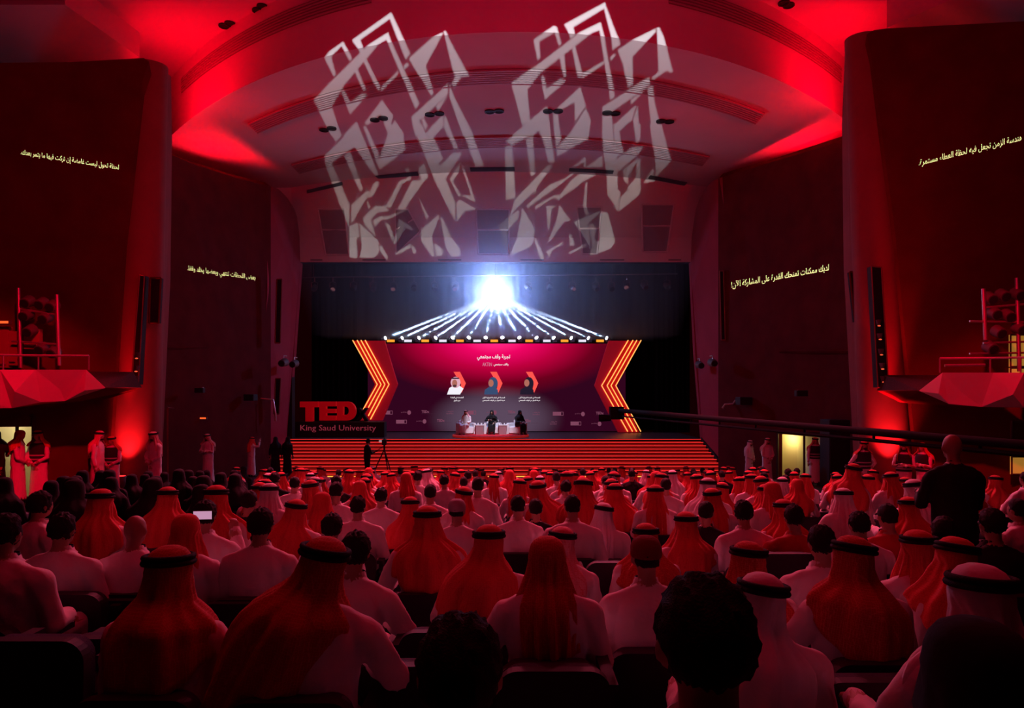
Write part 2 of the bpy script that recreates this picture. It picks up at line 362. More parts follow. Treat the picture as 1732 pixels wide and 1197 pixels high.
tall_slot([(236, 464), (244, 466), (234, 650), (222, 650)], 19.35, 'tall black slot with lamps in the pier above the red uplight near the balcony', [(230, 640), (231, 622), (232, 600)])
tall_slot([(1474, 450), (1491, 452), (1503, 655), (1485, 655)], 19.3, 'tall black slot with five lamps in the pier beside the crane arm', [(1494, 640), (1492, 618), (1490, 594), (1488, 568), (1486, 545)])
for pts, D, lab in (([(254, 470), (272, 470), (268, 546), (252, 546)], 19.5, 'narrow dark recess beside the tall slot near the balcony'), ([(1437, 460), (1456, 460), (1463, 544), (1446, 544)], 20.5, 'narrow dark recess beside the tall slot near the crane arm')):
    a = [P(x, y, D) for x, y in pts]; r = thing('wall_niche', lab, 'wall niche', a[0])
    MB().prism([rel(r, p) for p in a], (0, .15, 0)).build('recess', M_black, r)  # black plate instead of a cut niche, shade put into its colour
    for i in range(4): MB().tube([rel(r, a[i]), rel(r, a[(i + 1) % 4])], .03, 4).build('frame_edge', M_wall, r)
for pts, lab in (([(468, 472), (477, 472), (474, 580), (465, 580)], 'upper narrow recess on the pier beside the stage sign'), ([(466, 640), (475, 640), (472, 700), (463, 700)], 'lower narrow recess on the pier beside the stage sign'),
                 ([(1217, 458), (1224, 458), (1227, 575), (1220, 575)], 'narrow recess high on the pier beside the lit doorway')):
    a = [P(x, y, 32.1) for x, y in pts]; r = thing('wall_niche', lab, 'wall niche', a[0])
    MB().prism([rel(r, p) for p in a], (0, .1, 0)).build('recess', M_black, r)  # again a black plate coloured for the shade of the recess
    for i in range(4): MB().tube([rel(r, a[i]), rel(r, a[(i + 1) % 4])], .03, 4).build('frame_edge', M_pier, r)
# ledges on the second panels
for x0, x1, y, d in ((280, 400, 588, dl), (1320, 1440, 594, dr)):
    a = P(x0, y, d(x0) - .05); b = P(x1, y, d(x1) - .05); MB().tube([a, b], .09, 4).build('trim_5', M_wall)['kind'] = 'structure'
# wall speakers and spotlights on brackets
def wall_speaker(x, y, D, wpx, lab, toward=0):
    c = P(x, y, D); s = wpx / F * D / 2; r = thing('wall_speaker', lab, 'loudspeaker', c, toward)
    MB().box((-s, -s * .6, -s * .55), (s, s * .6, s * .55)).build('cabinet', M_gloss, r, bevel=.02)
    MB().box((-s * .88, -s * .66, -s * .46), (s * .88, -s * .6, s * .46)).build('grille', M_black, r)
    MB().tube([(0, s * .6, 0), (0, s * 1.6, .1)], .04, 6).build('bracket', M_metal, r)
wall_speaker(338, 660, 26.6, 15, 'small black speaker on the wall above the dark wall frame'); wall_speaker(1355, 665, 26.5, 19, 'small black speaker on the wall above the lit doorway')
wall_speaker(424, 672, 30.2, 20, 'black speaker bracketed beside the sign pier', -.3); wall_speaker(1258, 678, 30.6, 24, 'black speaker bracketed beside the doorway pier', .3)
def bracket_light(x, y, D, lab):
    c = P(x, y, D); r = thing('bracket_spotlight', lab, 'spotlight', c)
    MB().tube([(0, .25, 0), (0, -.25, -.08)], [.2, .16], 12).build('housing', M_fix, r, True)
    MB().tube([(0, -.26, -.08), (0, -.28, -.085)], .13, 12).build('lens', M_gloss, r)
    MB().tube([(0, 0, 0), (.0, .1, .3), (0, .5, .3)], .025, 6).build('bracket', M_metal, r)
bracket_light(479, 612, 31.6, 'spotlight on the sign pier, one closer to the audience'); bracket_light(497, 614, 34, 'spotlight on the sign pier, one closer to the stage')
bracket_light(1184, 616, 34.4, 'spotlight on the doorway pier, one closer to the stage'); bracket_light(1206, 612, 31.8, 'spotlight on the doorway pier, one closer to the audience')
# pipes on both piers
for pts, lab in (([(440, 674, 31.8), (462, 676, 31.8), (466, 700, 31.8), (466, 712, 31.8)], 'bent metal pipe on the pier by the stage sign'), ([(1222, 690, 31.6), (1226, 684, 31.6), (1240, 683, 31.6), (1244, 677, 31.4)], 'bent metal pipe on the pier by the lit doorway')):
    a = [P(*p) for p in pts]; o = MB().tube([p - a[0] for p in a], .05, 8).build('wall_pipe', M_metal, None, True); o.location = a[0]; tag(o, lab, 'pipe')
# doors and openings
def doorway(x0, x1, y0, D0, D1, zf, lab, split, idx):
    a = P(x0, y0, D0); b = P(x1, y0, D1); zt = a.z; dep = 2.2; mb = MB()
    A0 = Vector((a.x, a.y + .36, zf)); A1 = Vector((a.x, a.y + .36, zt)); B0 = Vector((b.x, b.y + .36, zf)); B1 = Vector((b.x, b.y + .36, zt)); o = Vector((0, dep, 0)); g = Vector((.02, 0, 0))
    mb.face([A0 + o - g, B0 + o + g, B1 + o + g, A1 + o - g]); mb.face([A0 - g, A0 + o - g, A1 + o - g, A1 - g]); mb.face([B0 + g, B1 + g, B1 + o + g, B0 + o + g]); mb.face([A1 - g, A1 + o - g, B1 + o + g, B1 + g]); mb.face([A0 - g, B0 + g, B0 + o + g, A0 + o - g])
    mb.build('wall_corridor', M_cream)['kind'] = 'structure'
    f = MB()
    for p, q in ((A0, A1), (A1, B1), (B1, B0)): f.tube([p - Vector((0, .36, 0)), q - Vector((0, .36, 0))], .06, 4)
    for s in split: m0 = A0.lerp(B0, s); m1 = A1.lerp(B1, s); f.tube([m0 - Vector((0, .1, 0)), m1 - Vector((0, .1, 0))], .05, 4)
    r = struct(f.build('door_%d' % idx, M_wood), lab)
    c = A1.lerp(B1, .5) + Vector((0, 1.1, -.25)); l = point('corridor_lamp', c, 16 if idx == 1 else 26, (1, .8, .34) if idx == 2 else (1, .86, .62), .12)
doorway(-50, 57, 703, 17.9, 18.25, 1.1, 'pale lit double door under the balcony', (.62,), 1)
doorway(1315, 1393, 731, dr(1315), dr(1393), .3, 'cream lit doorway at the side aisle', (.66,), 2)
a = P(1325, 742, 29.1); n1 = MB().box((-.16, -.02, -.2), (.16, .02, .2)).build('wall_notice', M_slat); n1.location = P(1325, 745, 30.9); tag(n1, 'small notice on the corridor wall inside the lit doorway', 'notice')
def dark_door(x0, x1, y0, d, lab, idx, zf):
    a = P(x0, y0, d(x0) - .06); b = P(x1, y0, d(x1) - .06)
    A0 = Vector((a.x, a.y, zf)); B0 = Vector((b.x, b.y, zf)); mb = MB(); mb.prism([A0, B0, b, a], (0, .06, 0)); o = struct(mb.build('door_%d' % idx, M_wood), lab)
    f = MB()
    for p, q in ((A0, a), (a, b), (b, B0), (A0.lerp(B0, .5), a.lerp(b, .5))): f.tube([p, q], .05, 4)
    f.build('door_frame', M_pier, o)
dark_door(283, 311, 690, dl, 'plain dark door between the pier and the framed double door', 3, .8)
dark_door(325, 381, 720, dl, 'dark double door with a lit top rail beside the usher in white', 4, .6)
# black speaker stack by the lit doorway
r = thing('speaker_stack', 'tall black loudspeaker cabinet beside the lit doorway', 'loudspeaker', P(1412, 740, 25.2) * 1); r.location.z = aisle_z(1, 25.2)
MB().box((-.38, -.4, 0), (.38, .4, 2.5)).build('cabinet', M_gloss, r, bevel=.03); MB().box((-.34, -.43, .1), (.34, -.4, 2.4)).build('grille', M_black, r)

# ------------------------------------------------------------------ balconies, racks on them
def balcony(side):
    if side < 0:
        T = [(-200, 620, 14.2), (0, 625, 16.2), (60, 625, 16.6), (146, 625, 17.0), (178, 655, 17.6)]; Bt = [(-200, 692, 14.8), (20, 690, 16.6), (70, 680, 16.9), (110, 678, 17.2), (178, 656, 17.6)]
        lab = 'faceted pale balcony above the pale lit double door'
    else:
        T = [(1920, 630, 13.6), (1732, 630, 15.6), (1680, 630, 16.2), (1594, 630, 16.6), (1555, 660, 17.4)]; Bt = [(1920, 692, 14.6), (1732, 689, 16.2), (1660, 688, 16.8), (1605, 683, 17.0), (1555, 661, 17.4)]
        lab = 'faceted pale balcony above the standing bald man'
    t = [P(*p) for p in T]; b = [P(*p) for p in Bt]; r = thing('balcony', lab, 'balcony', t[1]); mb = MB(); dw = dbl if side < 0 else dbr
    ot = [P(x, y, max(D + .12, dw(x) + .15)) for x, y, D in T]; ob = [P(x, y, max(D + .12, dw(x) + .15)) for x, y, D in Bt]
    for q in (ot, ob):
        for a_, b_ in zip(q, t if q is ot else b): a_.z = b_.z; a_.x = b_.x
    for i in range(4):
        m = (t[i] + t[i + 1] + b[i] + b[i + 1]) / 4 + Vector((0, -.25 if i % 2 else .12, -.1))
        q = [rel(r, x) for x in (t[i], t[i + 1], b[i + 1], b[i])]; mm = rel(r, m)
        for k in range(4): mb.face([q[k], q[(k + 1) % 4], mm])
    mb.build('parapet', M_balc, r)
    mb = MB(); mb.face([rel(r, x) for x in t] + [rel(r, x) for x in reversed(ot)]); mb.build('deck', M_carpet, r)
    mb = MB(); mb.face([rel(r, x) for x in b] + [rel(r, x) for x in reversed(ob)]); mb.build('underside', M_wall, r)
    rail = MB(); rr = [rel(r, x + Vector((0, .1, .35))) for x in t[:4]]; rail.tube(rr, .03, 6)
    for p in rr: rail.tube([p, p - Vector((0, 0, .35))], .02, 6)
    rail.build('handrail', M_metal, r, True); return r
balcony(-1); balcony(1)
def small_par(parent, c, s=.12, lensmat=None):
    h = MB().tube([c + Vector((0, .12, .06)), c + Vector((0, -.1, -.04))], [s, s * .85], 10).build('lamp', M_fix, parent, True)
    MB().tube([c + Vector((0, -.1, -.04)), c + Vector((0, -.12, -.05))], s * .7, 10).build('lens', lensmat or M_gloss, h)
def rack(xs, ytop, ybot, D, rails, lamps, lab):
    r = thing('lamp_rack', lab, 'lighting rack', P(xs[0], ybot[0], D))
    for x, yt, yb in zip(xs, ytop, ybot): MB().tube([rel(r, P(x, yt, D)), rel(r, P(x + 4, yb, D))], .045, 8).build('upright', M_metal, r, True)
    for (xa, ya, xb, yb) in rails: MB().tube([rel(r, P(xa, ya, D)), rel(r, P(xb, yb, D))], .028, 6).build('rail', M_metal, r, True)
    for x, y in lamps: small_par(r, rel(r, P(x, y, D)), .15)
rack([31, 96], [487, 498], [622, 618], 17.4, [(31, 522, 97, 532), (20, 577, 97, 582), (31, 600, 98, 604)], [(46, 511), (70, 514), (88, 518), (44, 533), (76, 538), (50, 560), (70, 590), (90, 596)], 'rack of lamps between two uprights on the balcony over the pale door')
rack([1663, 1720], [488, 470], [575, 628], 16.6, [(1640, 543, 1740, 545), (1663, 520, 1760, 512), (1663, 580, 1760, 577), (1640, 598, 1760, 596)], [(1675, 505), (1697, 500), (1722, 498), (1682, 530), (1705, 534), (1725, 556), (1690, 562), (1676, 588)], 'rack of lamps on the balcony over the bald man')
o = MB().tube([(0, 0, 0), P(1666, 617, 16.4) - P(1598, 618, 16.6)], .04, 6).build('handrail_bar', M_metal, None, True); o.location = P(1598, 618, 16.6); tag(o, 'short bright rail bar on the balcony over the bald man', 'rail')
# control-desk units on the left balcony
for x0, x1, y0, y1, lab in ((-10, 14, 552, 622, 'tall dim cabinet on the balcony at the picture edge'), (40, 66, 556, 590, 'square equipment case behind the rack uprights'), (14, 30, 560, 618, 'narrow equipment case beside the rack uprights')):
    a = P(x0, y1, 17.55); b = P(x1, y0, 17.55); r = thing('equipment_case', lab, 'equipment case', a)
    MB().box((0, 0, 0), (b.x - a.x, .15, b.z - a.z)).build('shell', M_pier, r, bevel=.01); MB().tube([(.05, -.03, .1), (b.x - a.x - .05, -.03, .1)], .02, 6).build('handle', M_metal, r)
# small amber exit lamps and the yellow lit panels
for x, y, D, lab in ((8, 545, 17.4, 'small amber lamp glowing on top of the balcony cabinet'), (5, 686, 16.9, 'small amber lamp glowing under the balcony'), (344, 707, 27.5, 'small amber lamp glowing above the dark double door')):
    r = thing('amber_lamp', lab, 'lamp', P(x, y, D)); MB().box((-.16, -.04, -.05), (.16, .04, .05)).build('housing', M_fix, r)
    MB().box((-.12, -.05, -.03), (.12, -.04, .03)).build('diffuser', emat('amber_glow', (1, .1, .02), 1.4), r)
M_pan = mat('lit_yellow_panel', (.5, .4, .1), .6, emit=(.6, .28, .04), es=.45)
def lit_panel(x0, y0, x1, y1, lab, txt=None):
    a = P(x0, y1, 17.9); b = P(x1, y0, 17.9); r = thing('lit_panel', lab, 'lit panel', a)
    MB().box((0, 0, 0), (b.x - a.x, .06, b.z - a.z)).build('face', M_pan, r)
    w_, h_ = b.x - a.x, b.z - a.z
    for p, q in (((0, 0), (w_, 0)), ((w_, 0), (w_, h_)), ((w_, h_), (0, h_)), ((0, h_), (0, 0))): MB().tube([(p[0], -.01, p[1]), (q[0], -.01, q[1])], .025, 4).build('frame_edge', M_fix, r)
    return r
LP1 = lit_panel(1709, 566, 1790, 620, 'upper yellow lit panel with black letters beyond the balcony lamp rack')
LP2 = lit_panel(1709, 622, 1790, 634, 'thin yellow lit strip with letters just above the balcony deck')
lit_panel(1711, 772, 1790, 802, 'low yellow lit window under the balcony beside the bald man')
lit_panel(1711, 712, 1790, 752, 'dim red framed window under the balcony').children[0].data.materials[0] = mat('dim_red_window', (.12, .03, .02), .7)
# red uplight cans at the foot of the piers
for x, y, D, lab, tx in ((203, 806, 19.15, 'red uplight can at the foot of the pier under the balcony end', 226), (1512, 806, 19.15, 'red uplight can at the foot of the pier beside the ushers with folded arms', 1496)):
    c = P(x, y, D); r = thing('uplight_can', lab, 'stage light', c - Vector((0, 0, .3)))
    MB().lathe([(.12, 0), (.15, .05), (.17, .3), (.15, .32)], 14).build('housing', M_fix, r, True); MB().lathe([(.14, .31), (.14, .325)], 14).build('lens', emat('red_lens', (1, .02, .02), 3), r)
    spot('pier_uplight', c + Vector((0, 0, .1)), P(tx, 250, 19.75), 3500, (1, .0, .015), 22, .8, .08)
    spot('pier_uplight', c + Vector((0, 0, .1)), P(tx, 680, 19.75), 750, (1, .02, .03), 70, 1, .08)

# ------------------------------------------------------------------ lettering
AR = dict(zip('ابةتثجحخدذرزسشصضطظعغفقكلمنهوىيأإآءؤئ', [0xFE8D,0xFE8F,0xFE93,0xFE95,0xFE99,0xFE9D,0xFEA1,0xFEA5,0xFEA9,0xFEAB,0xFEAD,0xFEAF,0xFEB1,0xFEB5,0xFEB9,0xFEBD,0xFEC1,0xFEC5,0xFEC9,0xFECD,0xFED1,0xFED5,0xFED9,0xFEDD,0xFEE1,0xFEE5,0xFEE9,0xFEED,0xFEEF,0xFEF1,0xFE83,0xFE87,0xFE81,0xFE80,0xFE85,0xFE89]))
TWO = set('اةدذرزوىأإآؤ')
def shape_ar(s):
    """joins Arabic letters and puts them in drawing order"""
    out = []; prev = False; i = 0
    while i < len(s):
        ch = s[i]
        if ch == 'ل' and i + 1 < len(s) and s[i + 1] in 'اأإآ':
            b = {'ا': 0xFEFB, 'أ': 0xFEF7, 'إ': 0xFEF9, 'آ': 0xFEF5}[s[i + 1]]; out.append(chr(b + (1 if prev else 0))); prev = False; i += 2; continue
        if ch not in AR: out.append(ch); prev = False; i += 1; continue
        nxt = i + 1 < len(s) and s[i + 1] in AR and s[i + 1] != 'ء' and ch not in TWO and ch != 'ء'
        b = AR[ch]
        if ch == 'ء': out.append(chr(b)); prev = False
        elif ch in TWO: out.append(chr(b + (1 if prev else 0))); prev = False
        else: out.append(chr(b + (3 if prev and nxt else 2 if nxt else 1 if prev else 0))); prev = nxt
        i += 1
    return ''.join(reversed(out))
def text_geo(s, res=2, bold=.0, extrude=0):
    c = bpy.data.curves.new('lettering', 'FONT'); c.body = s; c.resolution_u = res; c.offset = bold; c.extrude = extrude
    o = bpy.data.objects.new('lettering', c); C.objects.link(o); bpy.context.view_layer.update()
    me = bpy.data.meshes.new_from_object(o.evaluated_get(bpy.context.evaluated_depsgraph_get()))
    v = [Vector(x.co) for x in me.vertices]; f = [tuple(p.vertices) for p in me.polygons]
    bpy.data.objects.remove(o); bpy.data.curves.remove(c); bpy.data.meshes.remove(me)
    x0 = min(p.x for p in v); x1 = max(p.x for p in v); y0 = min(p.y for p in v); y1 = max(p.y for p in v)
    return [Vector(((p.x - x0) / (x1 - x0), (p.y - y0) / (y1 - y0), p.z)) for p in v], f, (x1 - x0) / (y1 - y0)
def flat_text(name, s, x0, y0, x1, y1, D, m, parent, depth=.02, bold=.0):
    """lettering standing in the plane at depth D between two pixel corners"""
    v, f, _ = text_geo(s, 2, bold); mb = MB(); a = P(x0, y1, D); b = P(x1, y0, D)
    pts = [Vector((lerp(a.x, b.x, p.x), D, lerp(a.z, b.z, p.y))) for p in v]
    for q in f: mb.face([rel(parent, pts[i]) for i in q]); mb.face([rel(parent, pts[i] + Vector((0, -depth, 0))) for i in q])
    return mb.build(name, m, parent)

# ------------------------------------------------------------------ the red steps and what stands on the stage
r = thing('stage_steps', 'wide flight of red lacquered steps with glowing strips under each tread', 'steps', (0, 33.2, 0))
NS = 11
for k in range(NS):
    z1 = ZS * (k + 1) / NS; y0 = k * .28; xl = lerp(-11.6, -12.0, k / 10); xr = lerp(10.5, 9.95, k / 10)
    MB().box((xl, y0, z1 - ZS / NS - (0 if k else 0)), (xr, y0 + (.30 if k < NS - 1 else .1), z1)).build('step', M_step, r)
    MB().box((xl, y0 - .03, z1 - .032), (xr, y0, z1 - .004)).build('led_strip', M_led, r)
    if k: MB().box((xl, y0 - .012, z1 - ZS / NS + .005), (xr, y0, z1 - ZS / NS + .03)).build('lower_led_strip', mat('led_strip_dim', (.5, .05, .03), .5, emit=(1, .02, .015), es=.28), r)
MB().box((-11.4, -.06, .0), (10.3, 0, .035)).build('floor_strip', M_ledy, r)
for sx, xs in ((1, (10.52, 9.97)), (-1, (-11.65, -12.05))):
    MB().prism([(xs[0], -.05, 0), (xs[0], -.05, .2), (xs[1], 2.85, ZS + .08), (xs[1], 2.85, 0)], (sx * .12, 0, 0)).build('side_cheek', M_black, r)
# screen wall
DSC = 42.0
def grad_mat():
    m = bpy.data.materials.new('led_screen_image'); m.use_nodes = True; nt = m.node_tree; b = nt.nodes['Principled BSDF']; b.inputs['Base Color'].default_value = (0, 0, 0, 1); b.inputs['Roughness'].default_value = .7; b.inputs['Specular IOR Level'].default_value = 0
    tc = nt.nodes.new('ShaderNodeTexCoord'); sp = nt.nodes.new('ShaderNodeSeparateXYZ'); nt.links.new(tc.outputs['Object'], sp.inputs[0])
    # elliptical pool of crimson spreading from the top centre, grey-violet pool low in the middle
    def mth(op, a, bb=None):
        n = nt.nodes.new('ShaderNodeMath'); n.operation = op
        for i, v in enumerate((a, bb)):
            if v is None: continue
            if isinstance(v, (int, float)): n.inputs[i].default_value = v
            else: nt.links.new(v, n.inputs[i])
        return n.outputs[0]
    X, Z = sp.outputs[0], sp.outputs[2]
    d2 = mth('ADD', mth('POWER', mth('DIVIDE', mth('ABSOLUTE', X), 8.2), 2.0), mth('POWER', mth('DIVIDE', mth('ABSOLUTE', mth('SUBTRACT', Z, 5.7)), 3.6), 2.0))
    rp = nt.nodes.new('ShaderNodeValToRGB'); cr = rp.color_ramp; nt.links.new(mth('SQRT', d2), rp.inputs['Fac'])
    cr.elements[0].position = 0; cr.elements[0].color = (.78, .02, .19, 1); cr.elements[1].position = 1.0; cr.elements[1].color = (.020, .001, .008, 1)
    for p_, c_ in ((.25, (.58, .001, .085)), (.5, (.33, .0, .03)), (.75, (.10, .0, .008))): e = cr.elements.new(p_); e.color = (*c_, 1)
    g2 = mth('ADD', mth('POWER', mth('DIVIDE', mth('ABSOLUTE', X), 4.4), 2.0), mth('POWER', mth('DIVIDE', mth('ABSOLUTE', mth('SUBTRACT', Z, .8)), 2.2), 2.0))
    r2 = nt.nodes.new('ShaderNodeValToRGB'); nt.links.new(g2, r2.inputs['Fac']); r2.color_ramp.interpolation = 'EASE'; r2.color_ramp.elements[0].color = (.05, .042, .064, 1); r2.color_ramp.elements[1].color = (0, 0, 0, 1)
    mx = nt.nodes.new('ShaderNodeMix'); mx.data_type = 'RGBA'; mx.blend_type = 'ADD'; mx.inputs[0].default_value = 1
    nt.links.new(rp.outputs[0], mx.inputs[6]); nt.links.new(r2.outputs[0], mx.inputs[7]); nt.links.new(mx.outputs[2], b.inputs['Emission Color']); b.inputs['Emission Strength'].default_value = 1.5
    return m
cS = P(838, 730, DSC)
scr = thing('led_screen', 'wide crimson stage screen with three portraits and white titles', 'screen', (cS.x, DSC, ZS))
xl = P(622, 700, DSC).x - cS.x; xr = P(1058, 700, DSC).x - cS.x
MB().box((xl, .02, 0), (xr, .3, P(0, 580, DSC).z - ZS)).build('casing', M_black, scr)
g = MB(); z1 = P(0, 580, DSC).z - ZS; g.box((xl, 0, .05), (xr, .02, z1)); g.build('display', grad_mat(), scr)
ET = emat('screen_white', (.95, .85, .9), 1.0); ET2 = emat('screen_pink_text', (.7, .25, .4), .9); EO = emat('screen_coral', (1, .09, .07), 1.0)
DT = DSC - .012
flat_text('title', shape_ar('تجربة وقف مجتمعي'), 807, 599, 863, 609.5, DT, ET, scr, .004, .02)
flat_text('subtitle', shape_ar('واقف مجتمعي'), 835, 614, 860, 619.5, DT, ET, scr, .004, .02)
flat_text('subtitle_mark', 'AKTIN', 816, 613, 832, 619, DT, ET2, scr, .004, .0)
def poly_px(name, pts, D, m, parent, dep=.004):
    return MB().prism([rel(parent, P(x, y, D)) for x, y in pts], (0, -dep, 0)).build(name, m, parent)
def circ(cx, cy, rx, ry, n=20): return [(cx + rx * math.cos(2*PI*i/n), cy + ry * math.sin(2*PI*i/n)) for i in range(n)]
for i, cx in enumerate((771, 833, 893.5)):
    poly_px('portrait_chevron', [(cx - 4, 628.5), (cx + 7, 628.5), (cx + 17, 648), (cx + 10, 664), (cx + 7, 659), (cx + 9, 650)], DT, EO, scr)
    E_w, E_b, E_k = emat('portrait_white', (.9, .88, .95), 1), emat('portrait_blue', (.035, .07, .16), 1), emat('portrait_dark', (.012, .008, .02), 1)
    sk = emat('portrait_skin', (.42, .14, .1), 1)
    body = [E_w, E_b, E_k][i]; scarf = [emat('portrait_pale', (.75, .4, .5), 1), E_b, E_k][i]
    poly_px('portrait_shoulders', [(cx - 15, 667), (cx - 11, 656), (cx - 4, 652), (cx + 6, 652), (cx + 13, 657), (cx + 7, 667)] if i == 0 else [(cx - 14, 667), (cx - 13, 659), (cx - 7, 655), (cx + 5, 654), (cx + 9, 660), (cx + 9, 667)], DT - .004, body, scr)
    poly_px('portrait_scarf', circ(cx - .5, 646.5, 8.3, 9.5) if i == 0 else circ(cx + 1, 648, 8, 10.5), DT - .008, scarf, scr)
    poly_px('portrait_face', circ(cx - 2 if i == 0 else cx - 2.5, 648 - i * .3, 4.4, 6.2), DT - .012, sk, scr)
    if i == 0: poly_px('portrait_cord', [(cx - 7, 638.5), (cx + 5, 638.5), (cx + 6, 640.5), (cx - 8, 640.5)], DT - .016, E_k, scr); poly_px('portrait_beard', circ(cx - 2, 652.5, 3.4, 2.3), DT - .016, emat('portrait_beard', (.08, .03, .03), 1), scr)
    wd = (11, 19, 18)[i]
    flat_text('caption', shape_ar(['المتحدث في الجلسة', 'المتحدثة في الجلسة الحوارية الأولى', 'المتحدثة في الجلسة الحوارية الأولى'][i]), cx - wd + 2, 670.5, cx + wd + 2, 674.5, DT, ET, scr, .004, .03)
    flat_text('caption', shape_ar(['ضيف الحوار', 'ضيفة الحوار عن الوقف المجتمعي', 'ضيفة الحوار عن الوقف المجتمعي'][i]), cx - wd * (.5 if i == 0 else 1) + 2, 675.6, cx + wd * (.5 if i == 0 else 1) + 2, 679, DT, ET, scr, .004, .03)
# sponsor marks low on the screen
EL = emat('sponsor_mark', (.20, .055, .10), 1)
def mark(kind, x, y, row):
    if kind == 'box':
        poly_px('sponsor_plate', [(x - 9, y - 3.2), (x + 5, y - 3.2), (x + 5, y + 3.2), (x - 9, y + 3.2)], DT, EL, scr)
        for q in (((x + 5, y - 3.2), (x + 9, y - 3.2), (x + 9, y - 2.4), (x + 5, y - 2.4)), ((x + 5, y + 2.4), (x + 9, y + 2.4), (x + 9, y + 3.2), (x + 5, y + 3.2)), ((x + 8.2, y - 3.2), (x + 9, y - 3.2), (x + 9, y + 3.2), (x + 8.2, y + 3.2))): poly_px('sponsor_outline', q, DT, EL, scr)
    elif kind == 'seal':
        poly_px('sponsor_seal', circ(x + 5, y, 3.2, 3.8, 14), DT, EL, scr); flat_text('sponsor_text', shape_ar('جامعة الملك سعود'), x - 9, y - 2, x + 1, y + .8, DT, EL, scr, .004)
    elif kind == 'ted':
        flat_text('sponsor_text', 'TEDx', x - 7, y - 2.8, x + 6, y + 1.6, DT, EL, scr, .004, .03); flat_text('sponsor_text', 'King Saud University', x - 7, y + 2.6, x + 18, y + 3.8, DT, emat('sponsor_mark_dim', (.05, .015, .03), 1), scr, .004)
    else:
        flat_text('sponsor_text', shape_ar('الأوقاف'), x - 6, y - 3.2, x + 6, y, DT, EL, scr, .004); flat_text('sponsor_text', 'ENDOWMENTS', x - 6, y + 1, x + 6, y + 2.8, DT, EL, scr, .004)
for kd, x, y in (('box', 655, 697.5), ('seal', 687, 697.5), ('ted', 720, 696.5), ('two', 761, 697.5), ('box', 796, 697.5), ('seal', 832, 697.5), ('ted', 866, 697), ('two', 907, 699), ('box', 944, 699.5), ('seal', 981, 700), ('ted', 1015, 699),
                 ('box', 679, 713), ('seal', 713, 712.5), ('ted', 746, 711.5), ('two', 783, 712), ('ted', 892, 712), ('two', 936, 715), ('box', 974, 716), ('seal', 1009, 716.5)): mark(kd, x, y, 0)
# chevron frames of glowing tubes either side
def chevron(lines, panel, D, lab):
    a0 = P(*lines[0][0][0], D); r = thing('chevron_frame', lab, 'stage decoration', a0)
    MB().prism([rel(r, P(x, y, D)) for x, y in panel], (0, .35, 0)).build('red_panel', mat('chevron_red_panel', (.6, .02, .03), .6, emit=(1, .0, .015), es=.10), r)
    for ln in lines:
        for seg in ln:
            pts = []
            for p, q in zip(seg, seg[1:]):
                n = max(1, int(abs(q[1] - p[1]) / 26)); sx = 1.1 if q[0] > p[0] else -1.1
                for i in range(n):
                    u0, u1 = i / n, (i + 1) / n
                    pts.append((lerp(p[0], q[0], u0), lerp(p[1], q[1], u0)))
                    if i < n - 1 and n > 1 and (i % 2 == 0): pts += [(lerp(p[0], q[0], u1) + sx, lerp(p[1], q[1], u1) + 1.6), (lerp(p[0], q[0], u1) - sx * .6, lerp(p[1], q[1], u1) - 1.4)]
            pts.append(seg[-1])
            MB().tube([rel(r, P(x, y, D - .06)) for x, y in pts], .033, 6).build('led_tube', M_tube, r)
L = []
for tx, ax, bx in ((596.5, 638, 605), (604, 644.5, 611), (610.5, 651, 619), (617.5, 658, 626.5)):
    if tx == 596.5: L.append([[(tx, 575), (ax, 650), (614.5, 692)], [(611.5, 699), (605, 709.5)]])
    elif tx == 604: L.append([[(tx, 575), (ax, 650), (623, 689)]])
    elif tx == 610.5: L.append([[(tx, 575), (ax, 650), (623, 703)]])
    else: L.append([[(tx, 575), (ax, 650), (bx, 709)]])
chevron(L, [(598, 576), (620, 576), (650, 576), (672, 650), (646, 711), (604, 711), (634, 650)], 40.6, 'glowing amber arrow frame beside the stage sign')
L = [[[(tx, 575), (ax, 652), (bx, 729.5)]] for tx, ax, bx in ((1062.7, 1017.7, 1061.7), (1070.8, 1026.8, 1070), (1077.3, 1033.4, 1076.8), (1084.5, 1041.5, 1083.8))]
chevron(L, [(1082, 576), (1060, 576), (1030, 576), (1006, 652), (1046, 731), (1081, 731), (1043, 652)], 41.3, 'glowing amber arrow frame on the crane side')
# light bar over the screen
bar = thing('light_bar', 'black truss bar over the screen with amber and white blinders', 'light bar', P(838, 580, 41.8))
x0 = P(642, 575, 41.8).x; x1 = P(1036, 575, 41.8).x
MB().box((x0 - bar.location.x, 0, -.02), (x1 - bar.location.x, .3, .18)).build('truss', M_black, bar)
for i, x in enumerate((661, 690, 719, 749, 778, 807, 836, 866, 895, 925, 955, 985, 1015)):
    a = rel(bar, P(x - 6.2, 578.2, 41.75)); b = rel(bar, P(x + 6.2, 574.2, 41.75))
    MB().box((a.x, -.08, a.z), (b.x, 0, b.z)).build('blinder', emat('blinder_amber', (1, .3, .02), 1.3) if i % 2 == 0 else emat('blinder_white', (.85, .8, .95), 1.0), bar)
APEX = P(838, 500, 38.6)
SHAFT_SCATTER = bpy.data.materials.new('shaft_scatter'); SHAFT_SCATTER.use_nodes = True; nt = SHAFT_SCATTER.node_tree; nt.nodes.clear()
vo = nt.nodes.new('ShaderNodeVolumeScatter'); vo.inputs['Color'].default_value = (.8, .9, 1, 1); vo.inputs['Density'].default_value = .40; vo.inputs['Anisotropy'].default_value = 0  # extra dense scatter put into beam-shaped cones so the shafts show
nt.links.new(vo.outputs[0], nt.nodes.new('ShaderNodeOutputMaterial').inputs['Volume'])
